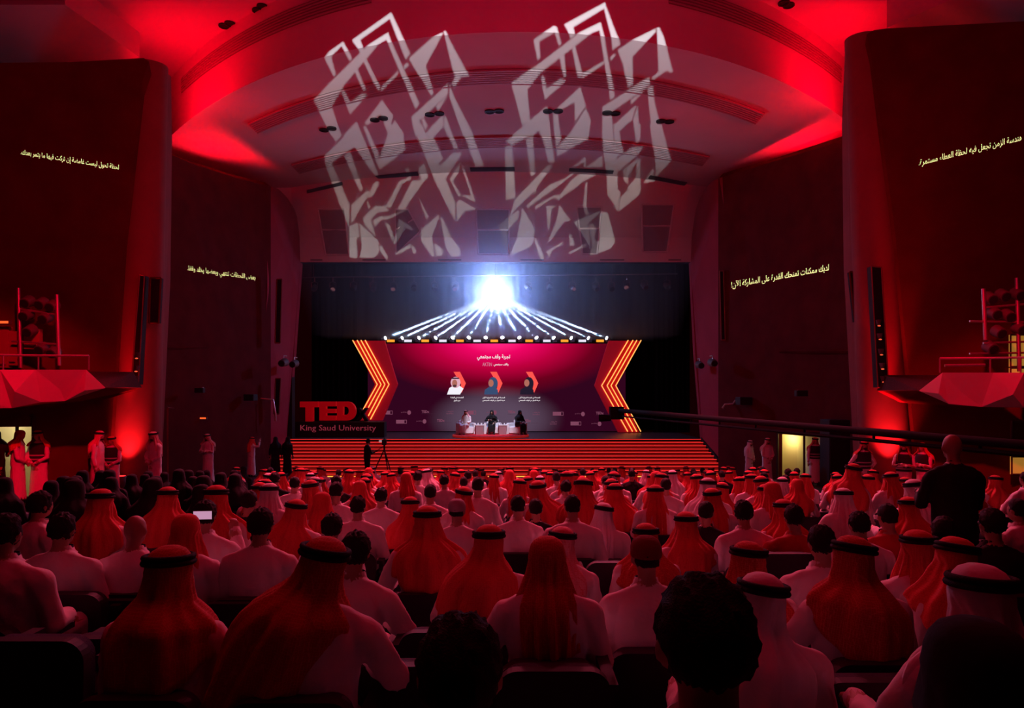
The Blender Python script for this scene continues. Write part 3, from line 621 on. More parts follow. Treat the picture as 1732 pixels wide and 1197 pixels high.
for i, x in enumerate((649.5, 678, 706.5, 735, 764, 792, 821, 850, 879.5, 909, 938.5, 968.5, 997.5, 1028.5)):
    q = P(x, 572.5, 41.6); d = (APEX - q).normalized(); nth = ['first', 'second', 'third', 'fourth', 'fifth', 'sixth', 'seventh', 'eighth', 'ninth', 'tenth', 'eleventh', 'twelfth', 'thirteenth', 'fourteenth'][i]
    r = thing('beam_light', f'beam light on the screen bar, {nth} counting from the stage sign side', 'stage light', q, 0, 'beam lights along the top of the screen')
    MB().box((-.12, -.1, -.2), (.12, .12, -.08)).build('base', M_fix, r); MB().tube([-d * .12, d * .1], [.1, .13], 12).build('head', M_fix, r, True)
    MB().tube([d * .1, d * .115], .115, 12).build('lens', emat('beam_lens', (.75, .85, 1), 9), r)
    spot('beam', q + d * .14, APEX, 650000, (.36, .56, 1), 1.9, .3, .05)
    ln = (APEX - q).length - .42; bm_ = MB().tube([d * .13, d * ln * .5, d * ln], [(.05 + .13 * .0155), (.05 + ln * .5 * .0155), (.05 + ln * .0155)], 14).build('light_shaft', SHAFT_SCATTER, r, True)
# the dazzling lamp where the beams meet
r = thing('stage_lamp', 'dazzling white-blue lamp cluster where all the beams meet', 'stage light', APEX)
MB().ell((0, 0, 0), (.48, .35, .76), 20, 12).build('lens', emat('dazzling_lens', (.85, .93, 1), 10), r, True)
MB().tube([(0, .1, .6), (0, .1, 3.5)], .03, 8).build('hanger', M_fix, r)
point('lamp_glow', APEX + Vector((0, -.7, 0)), 1900, (.27, .40, 1), .25)
# haze over the stage opening
hz = bpy.data.materials.new('stage_haze'); hz.use_nodes = True; nt = hz.node_tree; nt.nodes.clear()
vo = nt.nodes.new('ShaderNodeVolumeScatter'); vo.inputs['Color'].default_value = (.75, .85, 1, 1); vo.inputs['Density'].default_value = .12; vo.inputs['Anisotropy'].default_value = .6
nt.links.new(vo.outputs[0], nt.nodes.new('ShaderNodeOutputMaterial').inputs['Volume'])
hb = MB().prism([(-11.0, 30.5, 14.6), (-11.0, 30.5, 13.0), (-11.0, 37.5, 7.25), (-11.0, 42.9, 7.25), (-11.0, 42.9, 14.6)], (20.3, 0, 0)).build('haze', hz); tag(hb, 'thin blue haze hanging over the stage opening', 'haze', kind='stuff')
# drapes
def drape(x0, x1, y, z0, z1, lab, n):
    mb = MB(); pts = []; N = n * 6
    for i in range(N + 1):
        u = i / N; pts.append((lerp(x0, x1, u), y + .05 * math.sin(u * n * 2 * PI)))
    for a, b in zip(pts, pts[1:]): mb.face([(a[0], a[1], z0), (b[0], b[1], z0), (b[0], b[1], z1), (a[0], a[1], z1)])
    o = mb.build('stage_drape', M_curt, None, True); return tag(o, lab, 'curtain')
drape(-12, 10.6, 44.5, ZS, 14, 'black backdrop drape filling the stage opening', 40)
drape(-12.0, -9.3, 40.9, ZS, 14, 'black side drape behind the stage sign', 8); drape(8.6, 10.8, 41.5, ZS, 14, 'black side drape on the crane side', 7)
# lamp pipe under the proscenium
pp = thing('lamp_pipe', 'long pipe under the stage arch that carries the hanging lamps', 'pipe', P(838, 468, 38.5))
MB().tube([rel(pp, P(512, 469, 38.5)), rel(pp, P(1146, 463, 38.5))], .035, 8).build('pipe', M_metal, pp)
for x in (530, 612, 690, 960, 1036, 1142): MB().tube([rel(pp, P(x, 468, 38.5)), rel(pp, P(x, 440, 38.5))], .012, 5).build('hanger', M_metal, pp)
for i, x in enumerate((532, 563, 598, 631, 666, 700, 735, 770, 893, 930, 968, 1008, 1034, 1060, 1090, 1128)):
    q = P(x, 487 - (x > 1050) * 3, 38.4); r = thing('hanging_lamp', 'stage lamp hanging from the pipe, %s from the stage sign end' % ['first', 'second', 'third', 'fourth', 'fifth', 'sixth', 'seventh', 'eighth', 'ninth', 'tenth', 'eleventh', 'twelfth', 'thirteenth', 'fourteenth', 'fifteenth', 'sixteenth'][i], 'stage light', q, 0, 'lamps hanging from the pipe under the stage arch')
    t = rnd.uniform(-.25, .25)
    MB().tube([(t * .4, .2, .12), (0, 0, .02), (-t * .3, -.2, -.1)], [.13, .17, .15], 12).build('housing', M_fix, r, True)
    MB().tube([(-t * .3, -.21, -.1), (-t * .3, -.22, -.11)], .12, 10).build('lens', emat('lamp_pale', (.5, .2, .25), .25) if i % 3 == 1 else M_gloss, r)
    MB().tube([(-.17, 0, .02), (-.17, 0, .3), (0, 0, .36), (.17, 0, .3), (.17, 0, .02)], .015, 5).build('yoke', M_metal, r); MB().tube([(0, 0, .36), (0, 0, .58)], .02, 5).build('clamp', M_metal, r)
# the big sign
sg = thing('stage_sign', 'black sign box with three big red letters and a pale line of words under them', 'sign', (P(570, 740, 37.2).x, 37.2, ZS))
a = rel(sg, P(499, 742, 37.2)); b = rel(sg, P(650, 713.5, 37.2)); MB().box((a.x, 0, 0), (b.x, .7, b.z)).build('plinth', M_gloss, sg, bevel=.02)
M_ted = mat('sign_red', (.55, .01, .015), .55, emit=(1, .0, .012), es=.15)
def letter(pts, holes=None, nm='letter', m=M_ted, D=37.3):
    mb = MB()
    for poly in pts: mb.prism([rel(sg, P(x, y, D)) for x, y in poly], (0, .35, 0))
    return mb.build(nm, m, sg)
letter([[(507, 679), (537.5, 679), (537.5, 688.5), (507, 688.5)], [(516.5, 688.5), (528.5, 688.5), (528.5, 712.5), (516.5, 712.5)]])
letter([[(540, 679), (551, 679), (551, 711), (540, 711)], [(551, 679), (567.5, 679), (567.5, 687), (551, 687)], [(551, 691.5), (567, 691.5), (567, 698.5), (551, 698.5)], [(551, 703), (567.5, 703), (567.5, 711), (551, 711)]])
arc_o = [(588, 679)] + [(587 + 14 * math.sin(t), 695 - 16 * math.cos(t)) for t in [PI * i / 12 for i in range(13)]] + [(588, 711)]
arc_i = [(585 + 5.0 * math.sin(t), 694.5 - 7 * math.cos(t)) for t in [PI * i / 12 for i in range(13)]]
mb = MB()
def ringstrip(o_, i_):
    for k in range(len(o_) - 1): mb.prism([rel(sg, P(*p, 37.3)) for p in (o_[k], o_[k + 1], i_[k + 1], i_[k])], (0, .35, 0))
ringstrip([(570, 679)] + arc_o[1:-1] + [(570, 711)], [(580, 687.5)] + arc_i + [(580, 701.5)])
mb.prism([rel(sg, P(*p, 37.3)) for p in ((570, 679), (580, 687.5), (580, 701.5), (570, 711))], (0, .35, 0)); mb.build('letter', M_ted, sg)
letter([[(604, 690), (609, 690), (622, 711), (616, 711)], [(616, 690), (621, 690), (608, 711), (602, 711)]], nm='letter_x', m=M_black)
tag(flat_text('lettering', 'King Saud University', 508, 718.5, 636, 731, 37.17, mat('sign_pale_letters', (.6, .3, .36), .6, emit=(1, .12, .2), es=.14), sg, .02, .0), kind='stuff')
# round red riser, armchairs, side tables
rc = P(830, 739, 38.0); rc.z = ZS
rg = thing('round_riser', 'low round red platform the three speakers sit on', 'platform', rc)
MB().lathe([(2.08, 0), (2.12, .02), (2.12, .10), (2.06, .12)], 48).build('base', mat('riser_edge_red', (.7, .04, .04), .5, emit=(1, .03, .02), es=.18), rg, True); MB().lathe([(2.05, .12), (2.05, .13)], 48).build('rug', M_rug, rg)
ZR = ZS + .13
def armchair(x, D, rz, lab):
    q = P(x, 738, D); r = thing('armchair', lab, 'armchair', (q.x, D, ZR), rz)
    for sx in (-1, 1): MB().box((sx * .40 - .07, -.36, .0), (sx * .40 + .07, .38, .62)).build('armrest', M_white, r, bevel=.03)
    MB().box((-.33, -.34, .05), (.33, .3, .42)).build('seat', M_white, r, bevel=.04); MB().box((-.33, .22, .3), (.33, .38, .78)).build('backrest', M_white, r, bevel=.04)
armchair(788, 38.0, R(25), 'white armchair under the man in the white robe'); armchair(833, 38.2, 0, 'white armchair under the woman sitting between the two tables'); armchair(874, 38.0, R(-28), 'white armchair under the woman at the crane side')
for x, lab in ((811.5, 'small glass-fronted table between the man and the middle woman'), (850.5, 'small glass-fronted table between the two women')):
    q = P(x, 738, 37.7); r = thing('side_table', lab, 'table', (q.x, 37.7, ZR))
    MB().box((-.24, -.2, .5), (.24, .2, .54)).build('table_top', M_white, r)
    MB().box((-.2, -.17, 0), (.2, .17, .5)).build('body', mat('side_table_body', (.35, .18, .2), .4), r)
    q2 = (q.x, 37.7, ZR + .54); t = thing('cup_set', 'white cups on the ' + lab[:45], 'cups', q2)
    for dx in (-.1, .09): MB().lathe([(.03, 0), (.045, .02), (.05, .09)], 12).build('cup', M_white, t).location = (dx, 0, 0)
    MB().box((-.05, -.12, 0), (.12, -.05, .012)).build('card', M_white, t)

# ------------------------------------------------------------------ projected light: stencil plates in front of lamps at the back of the hall
def gobo(name, lamp, targets_polys, col, power, rad, lab, margin=1.12, f=.5):
    """targets_polys: list of polygons (points on the lit surfaces). The plate is cut where light passes."""
    Lp = Vector(lamp); allp = [q for poly in targets_polys for q in poly]
    ctr = sum(allp, Vector()) / len(allp); ax = (ctr - Lp).normalized(); xx = ax.cross(Vector((0, 0, 1))).normalized(); yy = xx.cross(ax)
    def pr(q): d = q - Lp; k = f / d.dot(ax); return Vector((d.dot(xx) * k, d.dot(yy) * k))
    polys = [[pr(q) for q in poly] for poly in targets_polys]
    rmax = max(p.length for poly in polys for p in poly) * margin; s = rmax * 1.25
    V = [Vector((-s, -s)), Vector((s, -s)), Vector((s, s)), Vector((-s, s))]; Ed = [(0, 1), (1, 2), (2, 3), (3, 0)]
    for poly in polys:
        n = len(V); V += poly; Ed += [(n + i, n + (i + 1) % len(poly)) for i in range(len(poly))]
    v, e, fc, *_ = delaunay_2d_cdt(V, Ed, [], 0, 1e-7)
    def inside(p, poly):
        c = False; j = len(poly) - 1
        for i in range(len(poly)):
            if (poly[i].y > p.y) != (poly[j].y > p.y) and p.x < (poly[j].x - poly[i].x) * (p.y - poly[i].y) / (poly[j].y - poly[i].y) + poly[i].x: c = not c
            j = i
        return c
    bbs = [(min(p.x for p in q), max(p.x for p in q), min(p.y for p in q), max(p.y for p in q)) for q in polys]
    keep = []
    for t in fc:
        c = (v[t[0]] + v[t[1]] + v[t[2]]) / 3
        if not any(b[0] <= c.x <= b[1] and b[2] <= c.y <= b[3] and inside(c, q) for b, q in zip(bbs, polys)): keep.append(t)
    r = thing('stencil_projector', lab, 'projector', Lp); me = bpy.data.meshes.new('stencil_plate')
    me.from_pydata([tuple(ax * f + xx * p.x + yy * p.y) for p in v], [], keep); me.materials.append(M_black); link(bpy.data.objects.new('stencil_plate', me), r)
    hb_ = MB(); q = [(-s, -s), (s, -s), (s, s), (-s, s)]
    for i in range(4):
        a_, b_ = q[i], q[(i + 1) % 4]
        hb_.face([ax * f + xx * a_[0] + yy * a_[1], ax * f + xx * b_[0] + yy * b_[1], -ax * .15 + (xx * b_[0] + yy * b_[1]) * .6, -ax * .15 + (xx * a_[0] + yy * a_[1]) * .6])
    hb_.face([-ax * .15 + (xx * a_[0] + yy * a_[1]) * .6 for a_ in q]); hb_.build('housing', M_fix, r)
    ang = 2 * math.degrees(math.atan(rmax / f)); spot(name, Lp, ctr, power, col, ang, .05, rad)
def sub(poly, step=14):
    out = []
    for a, b in zip(poly, poly[1:] + poly[:1]):
        n = max(1, int(math.dist(a, b) / step)); out += [(lerp(a[0], b[0], i / n), lerp(a[1], b[1], i / n)) for i in range(n)]
    return out
GA = [[(150,510),(195,450),(315,365),(395,515),(370,537),(300,405),(210,500),(250,655),(230,672)],[(55,885),(180,745),(490,440),(550,385),(710,285),(740,370),(985,910),(952,962),(695,350),(630,385),(330,740),(215,940),(300,1197),(210,1197)],
[(395,350),(735,110),(745,125),(905,470),(865,525),(815,400),(725,165),(465,350),(495,440),(465,465),(405,375)],[(415,625),(440,603),(517,800),(492,805)],[(495,545),(520,520),(640,770),(635,800),(620,800)],[(800,620),(795,655),(655,808),(645,800),(660,765)],
[(845,580),(880,550),(895,570),(855,610)],[(297,810),(320,800),(380,910),(480,830),(525,840),(375,1005)],[(500,1085),(655,880),(755,1020),(710,1180),(660,1050),(640,1010),(530,1100)],[(890,515),(1100,330),(1190,285),(1190,300),(1070,520),(1040,580),(1110,820),(1090,845),(960,630)],
[(1198,275),(1215,270),(1240,330),(1390,610),(1425,680),(1360,680),(1290,775),(1270,745),(1300,680),(1275,600)],[(912,1030),(1235,740),(1235,830),(1000,1050),(985,1060),(1045,1197),(950,1197)],[(1250,745),(1290,850),(1465,1197),(1370,1197),(1250,850)],[(1130,935),(1235,840),(1150,980)],
[(1005,1060),(1025,1030),(1055,1110),(1040,1145)],[(1045,1170),(1195,1000),(1195,1115),(1120,1197),(1045,1197)],[(1205,1010),(1230,1050),(1275,1197),(1235,1197),(1200,1120)],[(345,1160),(430,1070),(480,1197),(310,1197)],[(490,1110),(515,1110),(555,1197),(525,1197)],[(765,1055),(845,1170),(845,1197),(715,1197)]]
GB = [[(155,0),(250,0),(290,95),(240,150)],[(145,265),(335,80),(395,0),(425,0),(600,430),(565,430),(395,190),(205,330),(150,330)],[(150,335),(205,330),(355,680),(350,870),(230,560)],[(310,270),(360,240),(470,545),(445,570)],[(470,20),(500,25),(605,260),(590,340)],
[(715,0),(750,0),(805,70),(825,220),(610,385),(590,340),(680,80)],[(650,0),(715,0),(680,80)],[(885,0),(965,0),(1160,450),(1170,470),(1250,670),(1245,820),(1080,490),(925,100)],[(975,0),(1015,0),(990,45)],[(1000,75),(1060,0),(1150,0),(1060,110),(1145,290),(1110,330)],[(1150,0),(1190,0),(1270,210),(1235,210)],
[(1285,0),(1355,0),(1490,350),(1420,360)],[(1120,350),(1230,240),(1305,240),(1165,460)],[(1200,460),(1285,330),(1280,400),(1225,480),(1295,600),(1275,615)],[(1300,350),(1320,370),(1420,660),(1295,600),(1380,600)],[(1255,670),(1285,635),(1430,720),(1330,730),(1262,825)],[(820,400),(850,365),(862,400)],
[(935,375),(985,330),(1020,440),(970,500),(870,640),(820,720),(760,720),(880,480),(960,470)],[(770,485),(870,440),(875,465),(800,500),(700,710),(660,690),(690,640)],[(370,680),(500,560),(550,580),(555,605),(500,625),(370,840)],[(555,505),(590,480),(605,500),(555,600),(530,560)],
[(470,785),(570,690),(660,690),(690,730),(590,745),(535,800),(575,945),(480,850)],[(550,810),(620,775),(690,775),(800,725),(840,725),(690,800),(620,810),(570,865)],[(500,660),(510,650),(530,700),(515,715)],[(355,860),(425,830),(440,940),(410,980),(425,1100),(415,1130),(355,1120)],
[(435,830),(600,985),(605,1080),(560,1125),(440,1125),(460,1030)],[(615,1010),(680,1120),(670,1145),(610,1070)],[(650,820),(695,850),(730,960),(715,980)],[(770,800),(890,880),(880,895),(830,880),(735,1020),(725,990),(760,900)],[(740,1090),(865,1010),(870,1040),(750,1105)],[(880,1005),(915,1060),(910,1095),(885,1080)],
[(935,610),(1020,780),(1005,805)],[(960,890),(1110,760),(1110,790),(1050,940),(1070,1120),(1040,1100),(960,985)],[(1120,790),(1140,790),(1215,960),(1295,1060),(1280,1110),(1220,1120),(1170,1050)],[(1070,1000),(1150,1060),(1130,1110),(1085,1110)]]
GC = [[(325,350),(505,225),(530,240),(570,385),(550,405),(510,285),(375,365),(385,510),(360,528)],[(595,215),(955,20),(960,50),(1090,390),(1020,440),(1010,330),(945,75),(675,240),(690,310),(650,340)],[(130,735),(400,540),(740,280),(915,195),(940,290),(1040,850),(1000,880),(905,265),(840,290),(400,630),(270,790),(295,1060),(225,1105)],
[(555,510),(595,480),(612,680),(590,690)],[(665,430),(690,405),(755,650),(740,690),(715,690)],[(755,650),(945,535),(945,560),(750,700)],[(1000,500),(1045,470),(1045,490),(1005,535)],[(390,690),(410,665),(440,780),(560,700),(610,715),(425,875),(405,780)],[(1065,440),(1200,350),(1400,250),(1400,280),(1195,500),(1200,750),(1155,775),(1110,560)],
[(1410,245),(1430,240),(1470,320),(1550,630),(1530,640),(1500,620),(1380,700),(1360,690),(1425,630)],[(930,940),(1340,680),(1345,690),(1345,760),(1330,765),(1010,985),(1030,1197),(930,1197)],[(1325,780),(1370,760),(1390,900),(1465,1197),(1370,1197)],[(1180,880),(1320,780),(1185,920)],[(525,960),(735,765),(785,935),(690,1070),(685,900),(560,970)],
[(495,985),(540,985),(555,1197),(510,1197)],[(785,950),(830,1060),(810,1197),(630,1197)],[(150,1180),(440,935),(450,960),(480,1197),(390,1197),(370,1140),(320,1197),(130,1197)],[(1030,1100),(1230,920),(1190,1060),(1080,1140),(1075,1197),(1035,1197)],[(1200,1050),(1240,930),(1260,1197),(1220,1197)]]
GD = [[(75,150),(290,0),(440,0),(490,320),(440,325),(365,50),(130,185)],[(70,190),(130,190),(160,620),(80,640)],[(245,130),(305,110),(325,420),(290,440)],[(480,0),(525,0),(545,130),(500,210)],[(680,0),(790,0),(770,130),(510,270),(505,210)],[(890,0),(970,0),(1020,320),(1020,540),(935,600),(930,440),(895,200)],
[(985,0),(1100,0),(1035,60),(1050,170),(1070,240),(1005,280)],[(1155,0),(1215,0),(1210,130),(1180,160)],[(1290,0),(1390,0),(1470,310),(1340,450),(1340,330)],[(1020,290),(1140,200),(1235,195),(1200,250),(1025,400)],[(1065,385),(1190,290),(1210,300),(1215,560),(1180,600),(1100,545),(1120,510),(1180,450),(1180,320),(1110,440),(1110,510),(1080,480)],
[(935,600),(1020,545),(1045,580),(1020,740),(985,665)],[(1050,610),(1100,560),(1210,570),(1200,600),(1025,740)],[(610,390),(750,275),(755,360),(735,360),(735,320),(640,370)],[(750,365),(890,265),(895,360)],[(580,455),(640,410),(650,420),(480,550),(270,700),(320,840),(255,680),(450,510)],
[(640,460),(710,415),(850,420),(750,470),(520,640),(480,620),(325,720),(325,690),(480,600),(530,600)],[(120,750),(150,640),(430,350),(475,340),(320,560),(100,780)],[(315,545),(330,530),(335,580),(320,590)],[(10,860),(190,720),(180,800),(90,900),(80,1100),(30,900)],[(215,700),(320,880),(310,980),(290,1030),(110,1110),(170,960),(200,820)],
[(415,690),(515,690),(465,710),(440,920)],[(530,680),(590,770),(630,810),(570,820),(450,985),(430,990),(500,830)],[(315,970),(330,960),(405,1130),(370,1145)],[(415,1075),(560,990),(560,1010),(470,1060),(445,1120)],[(750,490),(765,490),(755,690),(780,760),(750,770),(730,690)],
[(650,825),(880,730),(850,770),(770,840),(780,900),(790,1050),(700,900)],[(885,740),(935,745),(1000,990),(960,1050),(795,1110),(790,1060),(850,1010),(870,970),(860,780)],[(780,850),(810,840),(840,900),(820,960),(850,1000),(805,1050)],[(600,1085),(750,1010),(755,1030),(620,1090)],[(610,930),(625,925),(660,1020),(620,1030)],[(1235,500),(1320,370),(1335,480)]]
polys = []
for grp, ox, oy, s_ in ((GA, 520, 0, 5.203), (GB, 520, 210, 4.987), (GC, 840, 0, 5.203), (GD, 840, 210, 4.987)):
    for poly in grp:
        q = [hit(x, y)[0] for x, y in sub([(ox + x / s_, oy + y / s_) for x, y in poly])]
        if all(p is not None for p in q): polys.append(q)
gobo('pattern_light', (.6, -2.6, 6.4), polys, (.74, .86, .95), 32000, .0007, 'pattern projector at the back of the hall')
def wall_bvh(o): me = o.data; return BVHTree.FromPolygons([v.co.copy() for v in me.vertices], [tuple(p.vertices) for p in me.polygons])
def text_gobo(s, xr, yr, xl, yl, h, wo, lamp, power, lab):
    v, f, asp = text_geo(s, 1, .004); bv = wall_bvh(wo)
    # outlines of the letters
    cnt = {}
    for q in f:
        for i in range(len(q)): e = tuple(sorted((q[i], q[(i + 1) % len(q)]))); cnt[e] = cnt.get(e, 0) + 1
    nb = {}
    for (a, b), c in cnt.items():
        if c == 1: nb.setdefault(a, []).append(b); nb.setdefault(b, []).append(a)
    tris = []
    a = Vector((xl, yl)); b = Vector((xr, yr)); ex = b - a; ey = Vector((0, -h)); T = []
    for p in v:
        q = a + ex * p.x + ey * (p.y - .3); hh = hit(q.x, q.y, bv)[0]; T.append(hh)
    for q in f:
        if all(T[i] is not None for i in q): tris.append([T[i] for i in q])
    gobo('text_light', lamp, tris, (.13, 1, .3), power, .00012, lab, 1.05, 1.5)
text_gobo(shape_ar('لحظة تحول ليست غامضة إن تركت فيها ما يثمر بعدك.'), 201, 286.5, 35, 260.5, 12, W1L, (2, -2.4, 6.0), 2200000, 'text projector aimed at the wall over the pale door balcony')
text_gobo(shape_ar('بعض اللحظات تنتهي وبعضها يخلد وقفا.'), 432, 474, 317, 457.5, 13, W2L, (2.5, -2.4, 6.0), 6000000, 'text projector aimed at the wall beside the sign pier')
text_gobo(shape_ar('لديك ممكنات تمنحك القدرة على المشاركة الآن!'), 1402, 456, 1237, 485.5, 14, W2R, (-2, -2.4, 6.0), 6000000, 'text projector aimed at the wall over the lit doorway')
text_gobo(shape_ar('هو هندسة الزمن تجعل فيه لحظة العطاء مستمرة.'), 1742, 233, 1554, 279, 14, W1R, (-2.5, -2.4, 6.0), 2200000, 'text projector aimed at the wall over the bald man')

# ------------------------------------------------------------------ people: bodies are one continuous skin grown over tapered volumes
def ringsh(mb, rows, k=16):
    """stack of level ovals: (z, x, y, rx, ry)"""
    mb.rings([[Vector((x + rx * math.cos(2*PI*j/k), y + ry * math.sin(2*PI*j/k), z)) for j in range(k)] for z, x, y, rx, ry in rows])
def hand(mb, wr, d, side, curl=.5, up=None):
    """palm, four bent unequal fingers and a thumb off the side of the palm"""
    d = Vector(d).normalized(); n = Vector(up or (0, 0, 1)); n = (n - d * n.dot(d)).normalized(); s = d.cross(n).normalized() * side
    mb.cur = 'skin'
    c = Vector(wr)
    for t in (-.024, -.008, .008, .024): mb.tube([c, c + d * .04 + s * t, c + d * .085 + s * t * 1.1], [.019, .018, .014], 6, True)
    for t, l in ((-.028, .062), (-.010, .078), (.010, .074), (.028, .056)):
        a = c + d * .085 + s * t; b = a + (d * math.cos(curl) - n * math.sin(curl)) * l * .5; e = b + (d * math.cos(curl * 2.1) - n * math.sin(curl * 2.1)) * l * .5
        mb.tube([a, b, e], [.0105, .010, .0085], 6, True)
    a = c + d * .025 - s * .028; b = a - s * .022 + d * .03; mb.tube([a, b, b + d * .03 - n * .012], [.013, .0115, .0095], 6, True)
class Body(MB):
    pass
def head(mb, hz, y=.03, turn=0, nod=0, x=0):
    """skull, jaw, brow, nose, lips, ears"""
    Mx = Matrix.Translation((x, y, hz)) @ Matrix.Rotation(turn, 4, 'Z') @ Matrix.Rotation(nod, 4, 'X'); s = MB(); s.cur = 0
    s.ell((0, -.012, .015), (.076, .094, .102), 16, 10); s.ell((0, .03, -.055), (.053, .055, .058), 12, 8); s.ell((0, .035, -.02), (.06, .06, .06), 12, 8)
    s.ell((0, .09, -.012), (.010, .016, .026), 8, 6); s.ell((0, .095, -.026), (.017, .012, .010), 8, 6)
    s.ell((0, .078, -.058), (.024, .014, .012), 8, 6); s.ell((0, .066, .024), (.055, .022, .012), 10, 6)
    for sx in (-1, 1): s.ell((sx * .079, -.005, -.012), (.011, .020, .032), 8, 6); s.ell((sx * .03, .079, .004), (.013, .010, .009), 8, 6)
    n = len(mb.v); mb.v += [tuple(Mx @ Vector(v)) for v in s.v]; mb.f += [tuple(i + n for i in f) for f in s.f]; mb.m += ['skin'] * len(s.f)
    return Mx
def grow(mb, name, mats, voxel=.013, ratio=.55, smooth=5):
    """fuses the volumes into one skin; materials follow the nearest source volume"""
    order = ['skin', 'top', 'bottom', 'shoe']; kd = KDTree(len(mb.f)); tags = []
    for i, f in enumerate(mb.f): kd.insert(sum((Vector(mb.v[j]) for j in f), Vector()) / len(f), i); tags.append(mb.m[i])
    kd.balance(); me = bpy.data.meshes.new('tmp'); me.from_pydata(mb.v, [], mb.f); o = bpy.data.objects.new('tmp', me); C.objects.link(o)
    m = o.modifiers.new('r', 'REMESH'); m.mode = 'VOXEL'; m.voxel_size = voxel; m.adaptivity = 0
    s = o.modifiers.new('s', 'SMOOTH'); s.factor = .5; s.iterations = smooth
    d = o.modifiers.new('d', 'DECIMATE'); d.ratio = ratio
    dg = bpy.context.evaluated_depsgraph_get(); out = bpy.data.meshes.new_from_object(o.evaluated_get(dg)); out.name = name
    bpy.data.objects.remove(o); bpy.data.meshes.remove(me)
    out.materials.clear()
    for x in mats: out.materials.append(x)
    nrm = [v.normal.copy() for v in out.vertices]
    for v in out.vertices:
        t = tags[kd.find(v.co)[1]]
        if t in ('top', 'bottom'):
            c = v.co; f_ = 1 - abs(noise.noise(Vector((c.x * 7, c.y * 7 + 3, c.z * 5 + c.x * 4)))) * 2; g_ = 1 - abs(noise.noise(Vector((c.x * 15, c.y * 14, c.z * 9 + 9)))) * 2
            v.co = c + nrm[v.index] * (.010 * f_ + .005 * g_ - .005)
    idx = []
    for p in out.polygons:
        near = kd.find_n(p.center, 3); t = tags[near[0][1]]; idx.append(order.index(t))
    out.polygons.foreach_set('material_index', idx); out.polygons.foreach_set('use_smooth', [True] * len(idx)); out.update(); return out
BM = [M_skin, M_thobe, M_thobe, M_shoe]
def limb(mb, pts, r, t, k=10): mb.cur = t; mb.tube(pts, r, k, True)
def torso(mb, z0, lean=0, wide=1.0, hunch=0):
    """z0: pelvis height; returns shoulder height offset"""
    mb.cur = 'top'; rows = [(0, .185, .14), (.08, .19, .145), (.2, .185, .138), (.32, .195, .138), (.42, .205, .135), (.49, .195, .12), (.53, .155, .1), (.56, .10, .078), (.585, .066, .062)]
    ringsh(mb, [(z0 + h, 0, lean * h + hunch * max(0, h - .3) ** 2 * 2, rx * wide, ry) for h, rx, ry in rows])
    yy = lean * .58 + hunch * .15
    mb.cur = 'skin'; ringsh(mb, [(z0 + .55, 0, yy, .058, .058), (z0 + .62, 0, yy + .012, .053, .055), (z0 + .69, 0, yy + .02, .052, .055)])
    mb.cur = 'top'
    ringsh(mb, [(z0 + .565, 0, yy, .07, .068), (z0 + .60, 0, yy + .006, .0615, .062)])
    for sx in (-1, 1): limb(mb, [(sx * .03, yy - .01, z0 + .55), (sx * .11, yy - .012, z0 + .52), (sx * .185 * wide, lean * .46, z0 + .47)], [.045, .055, .062], 'top')
    return yy
def seated(variant, robe=True):
    mb = Body(); z0 = .48; lean = {0: .04, 1: -.08, 2: .22, 3: .02, 4: .1, 5: .0}[variant]
    wide = 1.12 if variant == 1 else 1.05
    yy = torso(mb, z0, lean, wide, .0)
    S = [Vector((sx * .20 * wide, lean * .45, z0 + .455)) for sx in (-1, 1)]
    if variant == 0: E_ = [(-.255, .05, .70), (.255, .05, .70)]; W = [(-.13, .26, .66), (.13, .26, .66)]; Hd = [(.5, .6, -.3), (-.5, .6, -.3)]
    elif variant == 1: E_ = [(-.34, .03, .70), (.30, -.02, .68)]; W = [(-.30, .30, .70), (.20, .25, .64)]; Hd = [(.1, 1, -.1), (-.4, .8, -.2)]
    elif variant == 2: E_ = [(-.28, .22, .68), (.28, .22, .68)]; W = [(-.1, .44, .70), (.1, .44, .70)]; Hd = [(.5, .6, 0), (-.5, .6, 0)]
    elif variant == 3: E_ = [(-.25, .04, .70), (.27, .14, .80)]; W = [(-.13, .26, .66), (.14, .32, 1.02)]; Hd = [(.5, .6, -.3), (-.1, .1, 1)]
    elif variant == 4: E_ = [(-.29, .1, .71), (.36, .04, .76)]; W = [(-.14, .33, .66), (.10, .34, .80)]; Hd = [(.5, .6, -.3), (-.6, .5, .2)]
    else: E_ = [(-.25, .05, .70), (.25, .05, .70)]; W = [(-.05, .28, .66), (.05, .28, .66)]; Hd = [(.5, .6, -.3), (-.5, .6, -.3)]
    for i, sx in enumerate((-1, 1)):
        limb(mb, [S[i], E_[i], W[i]], [.074, .068, .052], 'top', 12); hand(mb, W[i], Hd[i], sx, .7)
        limb(mb, [(sx * .09, 0, .49), (sx * .12, .24, .53), (sx * .14, .46, .53)], [.098, .088, .068], 'bottom'); limb(mb, [(sx * .14, .46, .53), (sx * .14, .47, .28), (sx * .13, .45, .10)], [.066, .055, .042], 'bottom')
        limb(mb, [(sx * .13, .43, .05), (sx * .14, .58, .04)], [.042, .036], 'shoe')
    if robe: mb.cur = 'bottom'; ringsh(mb, [(.14, 0, .45, .19, .10), (.34, 0, .45, .18, .09), (.5, 0, .40, .17, .12), (.56, 0, .34, .14, .09)])
    Mx = head(mb, z0 + .735, yy + .045)
    return mb, Mx
